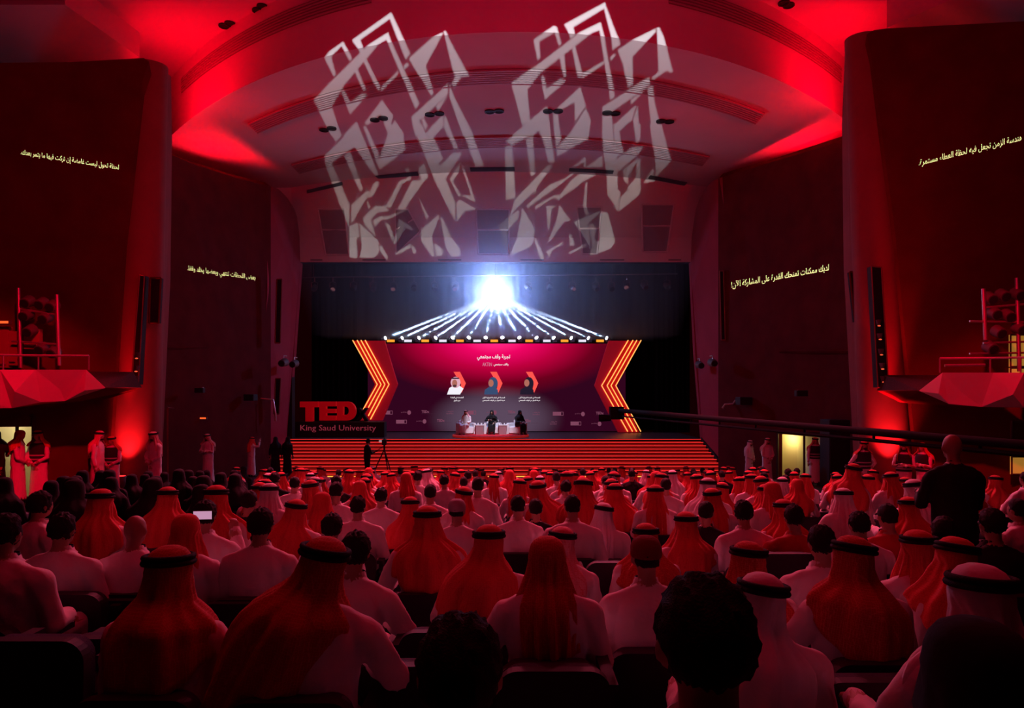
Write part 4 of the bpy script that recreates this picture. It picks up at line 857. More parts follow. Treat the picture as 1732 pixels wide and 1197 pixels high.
def standing(variant, robe=True):
    mb = Body(); z0 = .93; yy = torso(mb, z0, .02, 1.0)
    S = [Vector((sx * .195, .01, z0 + .455)) for sx in (-1, 1)]
    V = {0: ([(-.25, .06, 1.12), (.25, .06, 1.12)], [(-.06, .20, 1.0), (.06, .20, 1.0)], [(.8, .2, -.4), (-.8, .2, -.4)]),      # hands clasped low
         1: ([(-.36, -.04, 1.14), (.36, -.04, 1.14)], [(-.19, .06, 1.0), (.19, .06, 1.0)], [(.6, .2, -.5), (-.6, .2, -.5)]),      # hands on hips
         2: ([(-.26, .08, 1.14), (.26, .08, 1.14)], [(.05, .2, 1.2), (-.05, .23, 1.16)], [(1, .1, .1), (-1, .1, .1)]),             # arms folded
         3: ([(-.25, .03, 1.12), (.30, .16, 1.36)], [(-.24, .12, .88), (.20, .30, 1.62)], [(0, .3, -1), (-.2, .3, 1)]),            # one hand raised
         4: ([(-.24, .10, 1.14), (.24, .10, 1.14)], [(-.14, .34, 1.22), (.14, .34, 1.22)], [(.3, 1, .2), (-.3, 1, .2)]),           # hands out in front
         5: ([(-.25, .0, 1.12), (.25, .0, 1.12)], [(-.26, .06, .86), (.26, .06, .86)], [(0, .2, -1), (0, .2, -1)])}[variant]
    for i, sx in enumerate((-1, 1)):
        limb(mb, [S[i], V[0][i], V[1][i]], [.062, .050, .038], 'top', 12); hand(mb, V[1][i], V[2][i], sx, .6)
        limb(mb, [(sx * .09, 0, .92), (sx * .10, .01, .5), (sx * .10, -.01, .11)], [.10, .064, .044], 'bottom'); limb(mb, [(sx * .10, -.03, .05), (sx * .12, .13, .04)], [.045, .036], 'shoe')
    if robe: mb.cur = 'bottom'; ringsh(mb, [(.09, 0, 0, .235, .175), (.4, 0, 0, .21, .16), (.8, 0, 0, .185, .14), (1.05, 0, 0, .17, .125)])
    Mx = head(mb, z0 + .735, yy + .045)
    return mb, Mx
HC = (0, .045)
def scarf_mesh(name, flare=1, back=.45, side=.3, fold=.012, nf=9, ph=0, skew=0, wrap=0, hijab=False, narrow=False, thrown=0):
    """head cloth built round the skull centre: dome, hanging sides, back fall with folds"""
    K = 60; rows = [(.128, .012, .015), (.124, .045, .05), (.108, .072, .082), (.085, .088, .10), (.055, .096, .112), (.02, .101, .116), (-.03, .104, .118), (-.08, .112, .122), (-.12, .126, .130)]
    prof = [(-.12, .126, .130), (-.155, .158 * flare, .148), (-.19, .203 * flare, .162), (-.23, .240 * flare, .172), (-.28, .258 * flare, .18), (-.34, .264 * flare, .182), (-.9, .235 * flare, .172)]
    if narrow: prof = [(-.12, .126, .130), (-.20, .150, .150), (-.30, .158, .165), (-.9, .15, .168)]
    def pf(z):
        for p, q in zip(prof, prof[1:]):
            if z >= q[0]: t_ = (z - p[0]) / (q[0] - p[0]); return lerp(p[1], q[1], t_), lerp(p[2], q[2], t_)
        return prof[-1][1:]
    nlow = 9; V = []; total = len(rows) + nlow
    for ri in range(total):
        for j in range(K + 1):
            t = -1 + 2 * j / K
            fall = max(0, (ri - len(rows) + 1) / nlow); z = rows[ri][0] if ri < len(rows) else -.13
            U = R(180) if z > .04 else R(180 - 62 * min(1, (.04 - z) / .06))
            if hijab and z < .04: U = R(180 - 40 * min(1, (.04 - z) / .05) * (1 if z > -.09 else max(0, 1 - (-.09 - z) / .05)))
            u = t * U
            L = side + (back - side) * max(0, math.cos(u * .8)) ** 1.6
            if thrown: L *= 1 + .35 * thrown * math.sin(u)
            if ri < len(rows): z, rx, ry = rows[ri]
            else: z = -.12 - (max(L, .2) - .12) * fall; rx, ry = pf(z)
            amp = fold * min(1, max(0, (.05 - z) / .25)); am2 = amp * (1 + .8 * noise.noise((u * 2, ph, z * 3)))
            d = am2 * math.sin(nf * u + ph + 3 * z) + amp * .6 * math.sin(nf * 2.3 * u + 2 * ph - 5 * z)
            x = math.sin(u) * (rx + d); y = -math.cos(u) * (ry + d)
            if z < .0: x += skew * -z
            if wrap and -.24 < z < -.07: b = math.cos((z + .15 + .035 * math.sin(u + ph)) / .05 * 1.2) * .022; x += math.sin(u) * max(0, b); y -= math.cos(u) * max(0, b)
            # drape closer to the front on the shoulders
            if z < -.08: y -= .060 * min(1, (-.08 - z) / .12) * max(0, math.cos(u)) + (.02 if not narrow else 0)
            zz = z + (.045 * abs(math.sin(u)) if (-.30 < z < -.14 and not narrow) else 0) * 0
            if z < -.13 and not narrow: zz = z + (.0 - .0 * abs(math.sin(u)))
            V.append((x, y - .01, zz))
    Fc = []
    for i in range(total - 1):
        for j in range(K): a = i * (K + 1) + j; Fc.append((a, a + 1, a + K + 2, a + K + 1))
    n = len(V); V.append((0, -.01, .131)); Fc += [(j + 1, j, n) for j in range(K)]
    bm = bmesh.new(); vs = [bm.verts.new(v) for v in V]
    for f in Fc:
        try: bm.faces.new([vs[i] for i in f])
        except Exception: pass
    bmesh.ops.remove_doubles(bm, verts=bm.verts, dist=.0012); bmesh.ops.recalc_face_normals(bm, faces=bm.faces)
    ext = bmesh.ops.solidify(bm, geom=bm.faces[:], thickness=.005)
    me = bpy.data.meshes.new(name); bm.to_mesh(me); bm.free(); me.materials.append(M_shem)
    me.polygons.foreach_set('use_smooth', [True] * len(me.polygons)); return me
def agal_mesh():
    mb = MB()
    for z, s in ((.056, 1.0), (.080, .975)):
        mb.rings([[Vector((math.cos(t) * (.104 + .013 * math.cos(a)) * s, math.sin(t) * (.119 + .013 * math.cos(a)) * s - .012, z + .013 * math.sin(a) - .012 * math.sin(t))) for a in [2*PI*j/8 for j in range(8)]] for t in [2*PI*i/32 for i in range(33)]], False)
    return mb.mesh('agal', M_agal, True)
def hair_mesh(name, big=1.0, rough=.004, seed=0, density=1):
    k, n = (44, 28) if density > 1 else (26, 16); V = []; rings = []
    for i in range(n):
        a = PI * (i + .1) / (n - 1 + .2); rg = []
        for j in range(k):
            t = 2 * PI * j / k; d = Vector((math.sin(a) * math.cos(t), math.sin(a) * math.sin(t), math.cos(a)))
            s = 1.0
            if d.y > .25 and d.z < .45: s = .86                     # bare face
            if d.z < -.5: s = .90
            if abs(d.x) > .8 and d.z < -.05 and d.y > -.35: s = .93
            q = Vector((d.x * .083 * big, d.y * .101 * big - .012, d.z * .108 * (1 + (big - 1) * .6) + .018)) * s
            q += d * rough * 2.2 * noise.noise(d * 6 + Vector((seed, 0, 0))) + d * rough * noise.noise(d * 22 + Vector((seed, 3, 0)))
            rg.append(q)
        rings.append(rg)
    mb = MB(); mb.rings(rings); return mb.mesh(name, M_hair, True)
def collar_mesh():
    mb = MB(); mb.rings([[Vector((math.cos(t) * (r_), math.sin(t) * (r_) , z)) for t in [2*PI*i/24 for i in range(25)]] for r_, z in ((.064, -.135), (.0665, -.135), (.0665, -.118), (.063, -.118))], False); return mb.mesh('lanyard', M_lany, True)
def place_on_head(o, person, Mx):
    o.parent = person; o.matrix_local = Mx.copy(); return o
PROTO = {}
def proto(key, fn, *a, **k):
    if key not in PROTO:
        voxel = k.pop('voxel', .013); ratio = k.pop('ratio', .5); mb, Mx = fn(*a, **k); PROTO[key] = (grow(mb, 'person', BM, voxel, ratio), Mx)
    return PROTO[key]
for v in range(5): proto(('sit', v), seated, v, voxel=.0125, ratio=.6)
for v in range(6): proto(('stand', v), standing, v, voxel=.013)
proto(('stand', 'suit'), standing, 4, False, voxel=.0125); proto(('stand', 'op'), standing, 4, False)
SC = {
 'wide': scarf_mesh('headscarf', 1.0, .52, .26, .018, 7, .3), 'wide2': scarf_mesh('headscarf', 1.10, .50, .34, .022, 8, 1.7, .05), 'wide3': scarf_mesh('headscarf', .98, .58, .24, .018, 6, 3.1, -.06),
 'fall': scarf_mesh('headscarf', .8, .56, .38, .022, 13, .8, narrow=True), 'fall2': scarf_mesh('headscarf', .8, .48, .36, .018, 10, 2.2, .12, narrow=True),
 'wrap': scarf_mesh('headscarf', .96, .48, .25, .016, 6, .5, wrap=1), 'wrap2': scarf_mesh('headscarf', 1.0, .56, .27, .017, 5, 2.5, .14, wrap=1, thrown=.4), 'wrap3': scarf_mesh('headscarf', 1.0, .64, .30, .018, 6, 1.5, -.22, wrap=1, thrown=-.6),
 'hijab': scarf_mesh('headscarf', .95, .42, .34, .010, 5, .7, hijab=True), 'short': scarf_mesh('headscarf', .8, .30, .26, .014, 8, .2, narrow=True)}
AG = agal_mesh(); HA = [hair_mesh('hair', 1.0, .005, 1), hair_mesh('hair', 1.08, .009, 5), hair_mesh('hair', 1.02, .004, 9)]
HB = [hair_mesh('hair', 1.12, .0045, 3, 2), hair_mesh('hair', 1.08, .006, 8, 2), hair_mesh('hair', 1.05, .005, 12, 2)]
CO = collar_mesh()
_c = MB(); _c.rings([[Vector((math.cos(t) * r_, math.sin(t) * r_ + .002, z + (.012 if math.sin(t) < 0 else -.01))) for t in [2*PI*i/24 for i in range(24)]] for r_, z in ((.092, -.165), (.0765, -.15), (.069, -.125), (.064, -.122), (.06, -.14))], False); COL = _c.mesh('shirt_collar', M_thobe, True)
def cap_mesh():
    mb = MB(); mb.rings([[Vector((math.cos(t) * r_, math.sin(t) * r_ * 1.17 - .012, z)) for t in [2*PI*i/24 for i in range(24)]] for r_, z in ((.089, .01), (.092, .03), (.09, .07), (.075, .105), (.045, .125), (.01, .13))]); mb.face([(-.06, .09, .03), (.06, .09, .03), (.05, .17, .02), (-.05, .17, .02)]); mb.face([(-.06, .09, .025), (.06, .09, .025), (.05, .17, .015), (-.05, .17, .015)]); return mb.mesh('cap', M_capm, True)
CAP = cap_mesh()
def face_bits(p, Mx, beard=False):
    e = MB()
    for sx in (-1, 1): e.ell((sx * .03, .084, .002), (.011, .006, .006), 8, 5)
    place_on_head(link(bpy.data.objects.new('eyes', EYE_M)), p, Mx)
    if beard: place_on_head(link(bpy.data.objects.new('beard', BEARD_M)), p, Mx)
_e = MB(); [_e.ell((sx * .03, .087, .003), (.011, .006, .006), 8, 5) for sx in (-1, 1)]; EYE_M = _e.mesh('eyes', M_gloss, True)
_e = MB(); _e.ell((0, .046, -.088), (.047, .046, .032), 12, 8); _e.ell((0, .092, -.043), (.026, .008, .006), 8, 5); BEARD_M = _e.mesh('beard', M_hair, True)
def person(pos, key, head_kind, label, top=None, bottom=None, rz=0, scale=1.0, group=None, scarf=None, lean=(0, 0), beard=False, face=False, headrot=(0, 0, 0), skinm=None, collar=False, big=False, agal=True):
    me, Mx = PROTO[key]; o = bpy.data.objects.new('person', me); C.objects.link(o); o.location = pos; o.rotation_euler = (lean[0], lean[1], rz); o.scale = (scale,) * 3
    tag(o, label, 'person', group)
    for i, m in ((1, top), (2, bottom), (0, skinm)):
        if m: o.material_slots[i].link = 'OBJECT'; o.material_slots[i].material = m
    Mh = Mx @ Matrix.Rotation(headrot[2], 4, 'Z') @ Matrix.Rotation(headrot[0], 4, 'X') @ Matrix.Rotation(headrot[1], 4, 'Y')
    def child(nm, mesh, m=None):
        c = bpy.data.objects.new(nm, mesh); C.objects.link(c); place_on_head(c, o, Mh)
        if m: c.material_slots[0].link = 'OBJECT'; c.material_slots[0].material = m
        return c
    if head_kind in SC:
        child('headscarf', SC[head_kind], scarf)
        if agal and head_kind != 'hijab': child('agal', AG)
    elif head_kind == 'hair': child('hair', rnd.choice(HB if big else HA))
    elif head_kind == 'cap': child('hair', HA[0]); child('cap', CAP, scarf)
    elif head_kind == 'knit': child('hair', HA[0]); child('cap', CAP, M_knit)
    if head_kind in ('hair', 'bald', 'cap', 'knit') and key[1] not in ('suit', 'op'): child('shirt_collar', COL, top)
    if collar: child('lanyard', CO)
    if face: face_bits(o, Mx, beard)
    return o
# ------------------------------------------------------------------ seats
def seat_meshes():
    w_ = .245; pts = []
    for i in range(7): a = PI * i / 12; pts.append((w_ - .09 + .09 * math.sin(a), .72 - .09 + .09 * math.cos(a)))
    pr = [(-x, z) for x, z in pts[1:][::-1]] + [(-p[0], p[1]) for p in pts[:1]] + pts + [(w_ - .02, .36), (-w_ + .02, .36)]
    pr = [(-w_ + .02, .36)] + [(-x, z) for x, z in pts[::-1]] + pts + [(w_ - .02, .36)]
    b = MB(); b.prism([(x, -.20 - (z - .36) * .10, z) for x, z in pr], (0, -.055, 0)); back = b.mesh('backrest', M_seatp, False)
    c = MB(); c.prism([(x * .9, -.13 - (z - .36) * .10, .36 + (z - .36) * .94 + .01) for x, z in pr], (0, -.06, 0)); pad = c.mesh('back_cushion', M_seat, False)
    s = MB().box((-.22, -.16, .36), (.22, .28, .44)).mesh('seat', M_seat)
    a = MB().box((-.03, -.18, .58), (.03, .18, .615)).box((-.02, -.12, .0), (.02, .02, .58)).mesh('armrest', M_seatp)
    return back, pad, s, a
SB, SP, SS, SA = seat_meshes()
def seat(x, y, z, label, group, s=1.0, rz=0):
    r = thing('auditorium_seat', label, 'seat', (x, y, z), rz, group)
    for nm, me in (('backrest', SB), ('back_cushion', SP), ('seat', SS)):
        o = link(bpy.data.objects.new(nm, me), r)
    for sx in (-1, 1): o = link(bpy.data.objects.new('armrest', SA), r); o.location = (sx * .265, 0, 0)
    return r
ORD = ['first', 'second', 'third', 'fourth', 'fifth', 'sixth', 'seventh', 'eighth', 'ninth', 'tenth', 'eleventh', 'twelfth', 'thirteenth', 'fourteenth', 'fifteenth', 'sixteenth', 'seventeenth', 'eighteenth', 'nineteenth', 'twentieth']
# --- people picked out one by one: (pixel x of head, pixel y of head top, depth, head, body, options, label)
NEAR = [
 (1190, 964, 1.28, 'hair', 0, dict(big=True, collar=False), 'person with big rough black hair right in front of the camera, in a white shirt'),
 (778, 1032, 1.36, 'hair', 0, dict(big=True), 'dark-haired person low in the front seats, only the back of the head showing'),
 (1648, 1036, 1.4, 'hijab', 0, dict(scarf=M_shirtdk, top=M_shirtdk, bottom=M_pants), 'person in a black head covering leaning over at the corner seat'),
 (288, 918, 2.95, 'wrap', 0, dict(scarf=M_shemdk, headrot=(0, 0, 0)), 'man in red check headscarf and level black agal beside two empty seats'),
 (528, 903, 2.9, 'wrap3', 4, dict(scarf=M_shemdk, headrot=(0, .16, 0), lean=(0, .04)), 'man whose red check scarf falls far down his back, agal tilted steeply'),
 (1286, 964, 2.85, 'wide3', 1, dict(scarf=M_ghut, headrot=(0, .12, 0)), 'man in a white headscarf and tilted agal behind the big black-haired head'),
 (1655, 948, 2.35, 'wide2', 1, dict(scarf=M_ghut, headrot=(0, .03, 0)), 'man in a white headscarf with a thick level agal, largest white headscarf of all'),
 (925, 903, 3.45, 'fall', 1, dict(scarf=M_shemdk, agal=False), 'man in a dark red headscarf without agal, cloth hanging straight down'),
 (585, 897, 3.9, 'hair', 4, dict(collar=True, big=True, lean=(0, .05)), 'dark-haired man in white with elbow out beside the steeply tilted agal'),
 (1092, 905, 3.75, 'knit', 0, dict(collar=True), 'man in white with a dark red knitted cap beside the big rough hair'),
 (1440, 902, 3.45, 'wrap2', 1, dict(scarf=M_shemdk, headrot=(0, .14, 0)), 'man in an orange-red scarf twisted behind the neck, agal tilted'),
 (1388, 886, 4.3, 'hair', 1, dict(big=True), 'dark-haired man in white robe left of the twisted orange-red scarf'),
 (1264, 912, 3.9, 'wide', 0, dict(scarf=M_shemdk, headrot=(0, .08, 0)), 'man in a coarse red check scarf and agal above the white headscarf man'),
 (1552, 893, 4.3, 'fall', 1, dict(scarf=M_shem), 'man in red check scarf with level agal between two tilted agals'),
 (1614, 904, 3.7, 'wrap', 0, dict(scarf=M_shem, headrot=(0, .15, 0)), 'man in red check scarf with tilted agal over the largest white headscarf'),
 (12, 866, 4.0, 'hair', 1, dict(collar=True, big=True), 'dark-haired man in white cut by the picture edge'),
 (107, 866, 4.7, 'hair', 1, dict(collar=True, big=True), 'dark-haired man in white with broad back next to the bald man in white'),
 (230, 868, 4.9, 'bald', 0, dict(collar=True), 'bald man in white shirt with a dark neck ribbon'),
 (315, 866, 4.8, 'short', 0, dict(scarf=M_shem, agal=False), 'man with a red cloth wrapped round his head like a turban'),
 (442, 858, 4.8, 'hair', 0, dict(collar=True, big=True), 'dark-haired man in white robe with a dark neck ribbon before the camera crew'),
 (827, 884, 4.3, 'wrap3', 1, dict(scarf=M_shem), 'man whose red scarf hangs in long folds gathered low, next to empty seat'),
 (723, 853, 5.3, 'wide2', 1, dict(scarf=M_shem, scale=1.05), 'man whose red scarf spreads like a broad tent over his shoulders'),
 (950, 888, 5.0, 'wide3', 2, dict(scarf=M_pink, headrot=(0, .1, 0)), 'man in pale check scarf with tilted agal bending forward'),
 (171, 824, 6.2, 'wide', 0, dict(scarf=M_shem), 'man in wide red scarf with level agal before the dark block of seats'),
 (284, 821, 7.4, 'wide3', 0, dict(scarf=M_shem), 'man in red scarf sloping to one side, second agal from the balcony side'),
 (366, 818, 6.5, 'wide2', 1, dict(scarf=M_shem), 'man in red scarf and agal above the glowing phone'),
 (65, 830, 6.2, 'hair', 0, dict(big=True, rz=-.5), 'dark-haired man in white turned towards the screen, by the balcony'),
 (348, 845, 5.5, 'hair', 3, dict(big=True), 'dark-haired man holding up a bright phone'),
 (422, 828, 7.0, 'hair', 1, dict(top=M_shirtdk, bottom=M_pants), 'man in a black printed shirt seated by the phone holder'),
 (456, 815, 8.0, 'fall', 0, dict(scarf=M_ghut), 'man in white headscarf past the black printed shirt'),
 (500, 842, 6.5, 'wide', 0, dict(scarf=M_shem, headrot=(0, .15, 0)), 'man in red scarf with slanted agal above the steeply tilted agal man'),
 (545, 830, 7.3, 'short', 0, dict(scarf=M_shem, agal=False), 'man in bare red head cloth without agal near the camera crew'),
 (562, 867, 5.6, 'hair', 0, dict(big=True), 'dark-haired man partly hidden by the steeply tilted agal man'),
 (606, 838, 7.2, 'hair', 1, dict(collar=True), 'dark-haired man in white shirt with a wide back below the tripod'),
 (645, 824, 8.8, 'hair', 0, dict(), 'short-haired man in plain white robe below the tripod'),
 (773, 843, 6.6, 'cap', 0, dict(scarf=M_capm, collar=True), 'man in grey cap and white shirt'),
 (876, 836, 7.0, 'hair', 0, dict(collar=True), 'black-haired man in white next to the one in black'),
 (906, 842, 7.6, 'hair', 0, dict(top=M_shirtdk, bottom=M_pants), 'black-haired man in black between two men in white'),
 (968, 835, 6.6, 'hair', 1, dict(collar=True), 'broad-backed man in white shirt with short black hair, centre of the audience'),
 (1020, 848, 7.2, 'fall2', 1, dict(scarf=M_ghut, headrot=(0, .15, 0)), 'man in white headscarf with tilted agal beside the broad-backed man'),
 (1092, 885, 5.4, 'wide', 0, dict(scarf=M_shemdk), 'man in dark red scarf with a level agal behind the knitted cap'),
 (1160, 863, 6.0, 'wrap', 0, dict(scarf=M_shem), 'man in red scarf twisted low with a level agal'),
 (1190, 846, 6.9, 'hair', 0, dict(top=M_shirtdk, bottom=M_pants, rz=-.4), 'dark-haired man in black with a striped scarf'),
 (1257, 845, 6.2, 'hair', 0, dict(collar=True, big=True), 'dark-haired man in white shirt beside the red shirt'),
 (1342, 852, 5.9, 'hair', 1, dict(top=M_shirtred, bottom=M_pants, big=True), 'dark-haired man in a bright red shirt'),
 (1325, 842, 6.9, 'wide', 0, dict(scarf=M_shem), 'man in red scarf right behind the bright red shirt'),
 (1452, 863, 5.6, 'hair', 0, dict(big=True), 'man with thick black hair above the twisted orange-red scarf'),
 (1500, 850, 5.8, 'hair', 1, dict(top=M_shirtred, bottom=M_pants, collar=True), 'short-haired man in a dark red shirt with neck ribbon'),
 (1588, 872, 5.3, 'hair', 0, dict(big=True, rz=-.5, headrot=(0, .1, 0)), 'dark-haired man in glasses looking sideways'),
 (1676, 858, 4.9, 'hair', 0, dict(top=M_shirtdk, bottom=M_pants, big=True), 'dark-haired man in black behind the largest white headscarf'),
 (1536, 838, 7.3, 'wide', 0, dict(scarf=M_shem), 'man in wide red scarf and agal below the ushers with folded arms'),
 (1720, 842, 6.6, 'hair', 1, dict(rz=.3), 'dark-haired man in white cut by the picture edge on the crane side'),
 (694, 838, 7.7, 'wide3', 0, dict(scarf=M_shem), 'man in red scarf with a level agal above the tent-shaped scarf'),
 (728, 818, 9.0, 'hair', 0, dict(), 'man with rust-brown short hair near the grey cap'),
 (1040, 815, 8.9, 'wide2', 1, dict(scarf=M_shem), 'man in wide red scarf above the white headscarf with tilted agal'),
 (1108, 818, 8.6, 'fall', 0, dict(scarf=M_shem), 'man in hanging red scarf, one of a pair of agals'),
]
NEARP = []
for (x, y, D, hk, v, op, lab) in NEAR:
    q = P(x, y, D); zf = floor_z(D); H = q.z - zf; nat = 1.355 if hk in SC else 1.345
    s = op.pop('scale', 1.0) * max(.93, min(1.10, H / nat)); s0 = s
    dz = max(-.14, min(.14, H - nat * s))
    pr = PROTO[('sit', v)][1].translation; loc = Vector((q.x, D, zf + dz)); loc.x -= 0
    c = op.pop('collar', False)
    col = dict(top=M_thobe, bottom=M_thobe); col.update({k: op.pop(k) for k in ('top', 'bottom') if k in op})
    loc.y = D - pr.y * s
    person(loc, ('sit', v), hk, lab, scale=s, collar=c, **col, **op, skinm=M_scalp if hk == 'bald' else None)
    NEARP.append((q.x, D, zf + dz, lab))
# phone held up by the filming man
q = P(343, 871, 5.25); ph = thing('phone', 'lit phone held up sideways by the dark-haired man', 'phone', q, .1)
MB().box((-.075, -.004, -.036), (.075, .005, .036)).build('case', M_phone, ph, bevel=.003); MB().box((-.068, -.0055, -.031), (.068, -.004, .031)).build('screen', emat('phone_screen', (.9, .45, .7), .6), ph)
# --- rows further down
ROWS = []; D = 8.15
while D < 25.4: ROWS.append(D); D += 1.06 if D < 14 else 1.24
NPEOPLE = len(NEAR); seatspots = []
for ri, D in enumerate(ROWS):
    xm = min(D * .775, 9.15); pitch = .76 if D < 13 else .93; n = int(2 * xm / pitch); off = (ri % 2) * .5 * pitch * .6
    row = []
    for i in range(n):
        x = -xm + pitch * (i + .5) + off + rnd.uniform(-.05, .05)
        px = VX + x * F / D
        if not (-15 < px < 1750): continue
        near = D < 9.4 and any(abs(x - a) < .38 and abs(D - b) < .75 for a, b, *_ in NEARP)
        if near: continue
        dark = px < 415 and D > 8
        if 1320 < px < 1760 and D > 19 and rnd.random() < .35: continue
        if abs(px - 1440) < 62 and 8.8 < D < 10.6: continue
        if rnd.random() < (.22 if dark else .17): row.append((x, px, None)); continue
        row.append((x, px, dark))
    row.sort(key=lambda a: -a[0])
    k = -1; ek = 0
    for (x, px, dark) in row:
        if dark is None:
            ek += 1; seatspots.append((x, D, f'empty dark seat number {ORD[min(ek - 1, 19)]} from doorway, {"first" if len(ROWS) - 1 - ri == 0 else ORD[len(ROWS) - 1 - ri]} row from steps')); continue
        k += 1
        # counted from the stage and from the aisle by the lit doorway
        rn = ['first row from steps'] + ['%s row from steps' % ORD[j] for j in range(1, 20)]
        rowname = rn[len(ROWS) - 1 - ri]; nth = ORD[k] if k < 20 else 'twenty-' + ORD[k - 20]
        where = f'{rowname}, {nth} from doorway'
        zf = floor_z(D) + rnd.uniform(-.03, .03); rz = rnd.uniform(-.12, .12); s = rnd.uniform(.95, 1.05); v = rnd.choice([0, 0, 1, 1, 2, 4]); t = rnd.random(); ln = (rnd.uniform(-.04, .05), rnd.uniform(-.05, .05))
        op = dict(top=M_thobe, bottom=M_thobe); ag = True
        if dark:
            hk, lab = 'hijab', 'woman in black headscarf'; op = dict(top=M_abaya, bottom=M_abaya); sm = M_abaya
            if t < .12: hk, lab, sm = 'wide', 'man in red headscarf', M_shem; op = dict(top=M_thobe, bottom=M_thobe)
        elif t < .60: hk, sm, lab = rnd.choice(['wide', 'wide2', 'wide3', 'fall', 'wrap', 'fall2']), M_shem, 'man in red check headscarf and agal'
        elif t < .66: hk, sm, lab, ag = rnd.choice(['wide', 'short']), M_shem, 'man in red headscarf without agal', False
        elif t < .79: hk, sm, lab = rnd.choice(['wide', 'fall', 'wide3']), M_ghut, 'man in white headscarf and agal'
        elif t < .93: hk, sm, lab = 'hair', None, 'dark-haired man in white'
        else: hk, sm, lab = 'hair', None, 'dark-haired man in black'; op = dict(top=M_shirtdk, bottom=M_pants)
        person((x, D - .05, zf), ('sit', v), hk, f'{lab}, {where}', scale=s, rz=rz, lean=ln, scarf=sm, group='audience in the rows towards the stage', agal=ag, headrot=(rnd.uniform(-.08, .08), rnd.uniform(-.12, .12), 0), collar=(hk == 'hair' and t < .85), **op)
        NPEOPLE += 1; seatspots.append((x, D, f'dark seat under the person {nth} from doorway, {rowname}'))
print('PEOPLE', NPEOPLE)
# --- seats: one under each near person, empty ones between
NS_ = 0
for x, D, z, lab in NEARP:
    seat(x, D - .02, z, 'dark seat under the ' + ' '.join(lab.replace(',', '').split()[:12]), 'seats under the nearer audience'); NS_ += 1
EMPTY = [(118, 1003, 4.5, 'empty dark seat behind the wide empty one, under the bald man in white'), (62, 1078, 3.0, 'largest empty dark seat at the picture corner'), (190, 1075, 3.35, 'dark seat between the largest empty one and the level agal man'), (207, 1003, 4.75, 'dark seat whose top edge catches a red glint beside the level agal man'),
         (706, 977, 5.6, 'empty dark seat below the tent-shaped scarf'), (668, 1120, 3.0, 'dark seat between the elbow-out man and the low dark head'), (935, 1128, 3.0, 'rounded dark seat under the cloth hanging straight down'), (1475, 1146, 2.85, 'wide empty dark seat below the twisted orange-red scarf'),
         (405, 1018, 4.5, 'dark seat between the level agal and the far-falling scarf'), (1040, 950, 5.6, 'dark seat below the white headscarf with tilted agal'), (1330, 935, 5.4, 'dark seat below the bright red shirt'), (755, 1065, 3.6, 'dark seat right behind the low dark head')]
for x, y, D, lab in EMPTY: q = P(x, y, D); seat(q.x, D + .22, q.z - .71, lab, 'empty seats among the nearer audience')
for i, (x, D, slab) in enumerate(seatspots):
    if NS_ >= 290: break
    if abs(x * F / D) < 900: seat(x, D - .05, floor_z(D), slab, 'seats in the rows towards the stage'); NS_ += 1
# --- ushers and visitors standing in the side aisles
def stander(x, ytop, D, side, v, hk, lab, rz=PI, **op):
    q = P(x, ytop, D); z = aisle_z(side, D); nat = 1.795; s = max(.93, min(1.08, (q.z - z) / nat))
    return person((q.x, D, z), ('stand', v), hk, lab, scale=s, rz=rz, **op)
def vest(o):
    k = 20; mb = MB(); mb.cur = 0
    rows = [(1.00, .19, .145), (1.1, .19, .142), (1.25, .20, .142), (1.36, .205, .142), (1.44, .185, .13), (1.47, .15, .11)]
    mb.rings([[Vector((rx * math.sin(t), -ry * math.cos(t) + .012, z)) for t in [R(-170) + R(340) * j / k for j in range(k + 1)]] for z, rx, ry in rows], False)
    mb.f = [f for f in mb.f if abs((Vector(mb.v[f[0]]) - Vector(mb.v[f[1]])).length) < .1]; mb.m = [0] * len(mb.f)
    me = mb.mesh('vest', M_vest, True); c = link(bpy.data.objects.new('vest', me), o); so = c.modifiers.new('s', 'SOLIDIFY'); so.thickness = .012; so.offset = 1
    for z in (1.06, 1.16):
        b = MB(); b.rings([[Vector((.207 * math.sin(t), -.158 * math.cos(t) + .012, zz)) for t in [R(-170) + R(340) * j / k for j in range(k + 1)]] for zz in (z, z + .035)], False)
        b.f = [f for f in b.f if abs((Vector(b.v[f[0]]) - Vector(b.v[f[1]])).length) < .1]; b.m = [0] * len(b.f); link(bpy.data.objects.new('reflective_band', b.mesh('band', M_vests, True)), c)
T = dict(top=M_thobe, bottom=M_thobe)
stander(30, 719, 17.9, -1, 0, 'wide', 'man in red headscarf and robe in front of the pale lit door', rz=-1.2, scarf=M_shemdk, face=True, agal=False, **T)
vest(stander(66, 724, 18.3, -1, 0, 'wide', 'usher in black banded vest beside the pale lit door', scarf=M_shemdk, face=True, **T))
stander(-4, 727, 17.6, -1, 5, 'hijab', 'person all in black at the pale lit door', rz=2.6, scarf=M_abaya, top=M_abaya, bottom=M_abaya, face=True)
stander(165, 728, 18.6, -1, 5, 'wide3', 'man in white robe seen from the side left of the red uplight', rz=-1.4, scarf=M_pink, face=True, beard=True, **T)
vest(stander(190, 737, 19.0, -1, 0, 'wide', 'usher in black vest just beside the red uplight', rz=PI, scarf=M_shemdk, face=True, **T))
stander(262, 729, 19.2, -1, 0, 'fall', 'man in white robe with a lanyard lit red by the uplight', rz=2.7, scarf=M_pink, face=True, beard=True, **T)
stander(352, 733, 24.5, -1, 2, 'wide', 'man in white robe with folded arms at the dark double door', rz=2.9, scarf=M_pink, face=True, beard=True, **T)
stander(425, 742, 28.5, -1, 3, 'fall', 'man in white robe with one arm raised near the steps', rz=-.6, scarf=M_shem, face=True, **T)
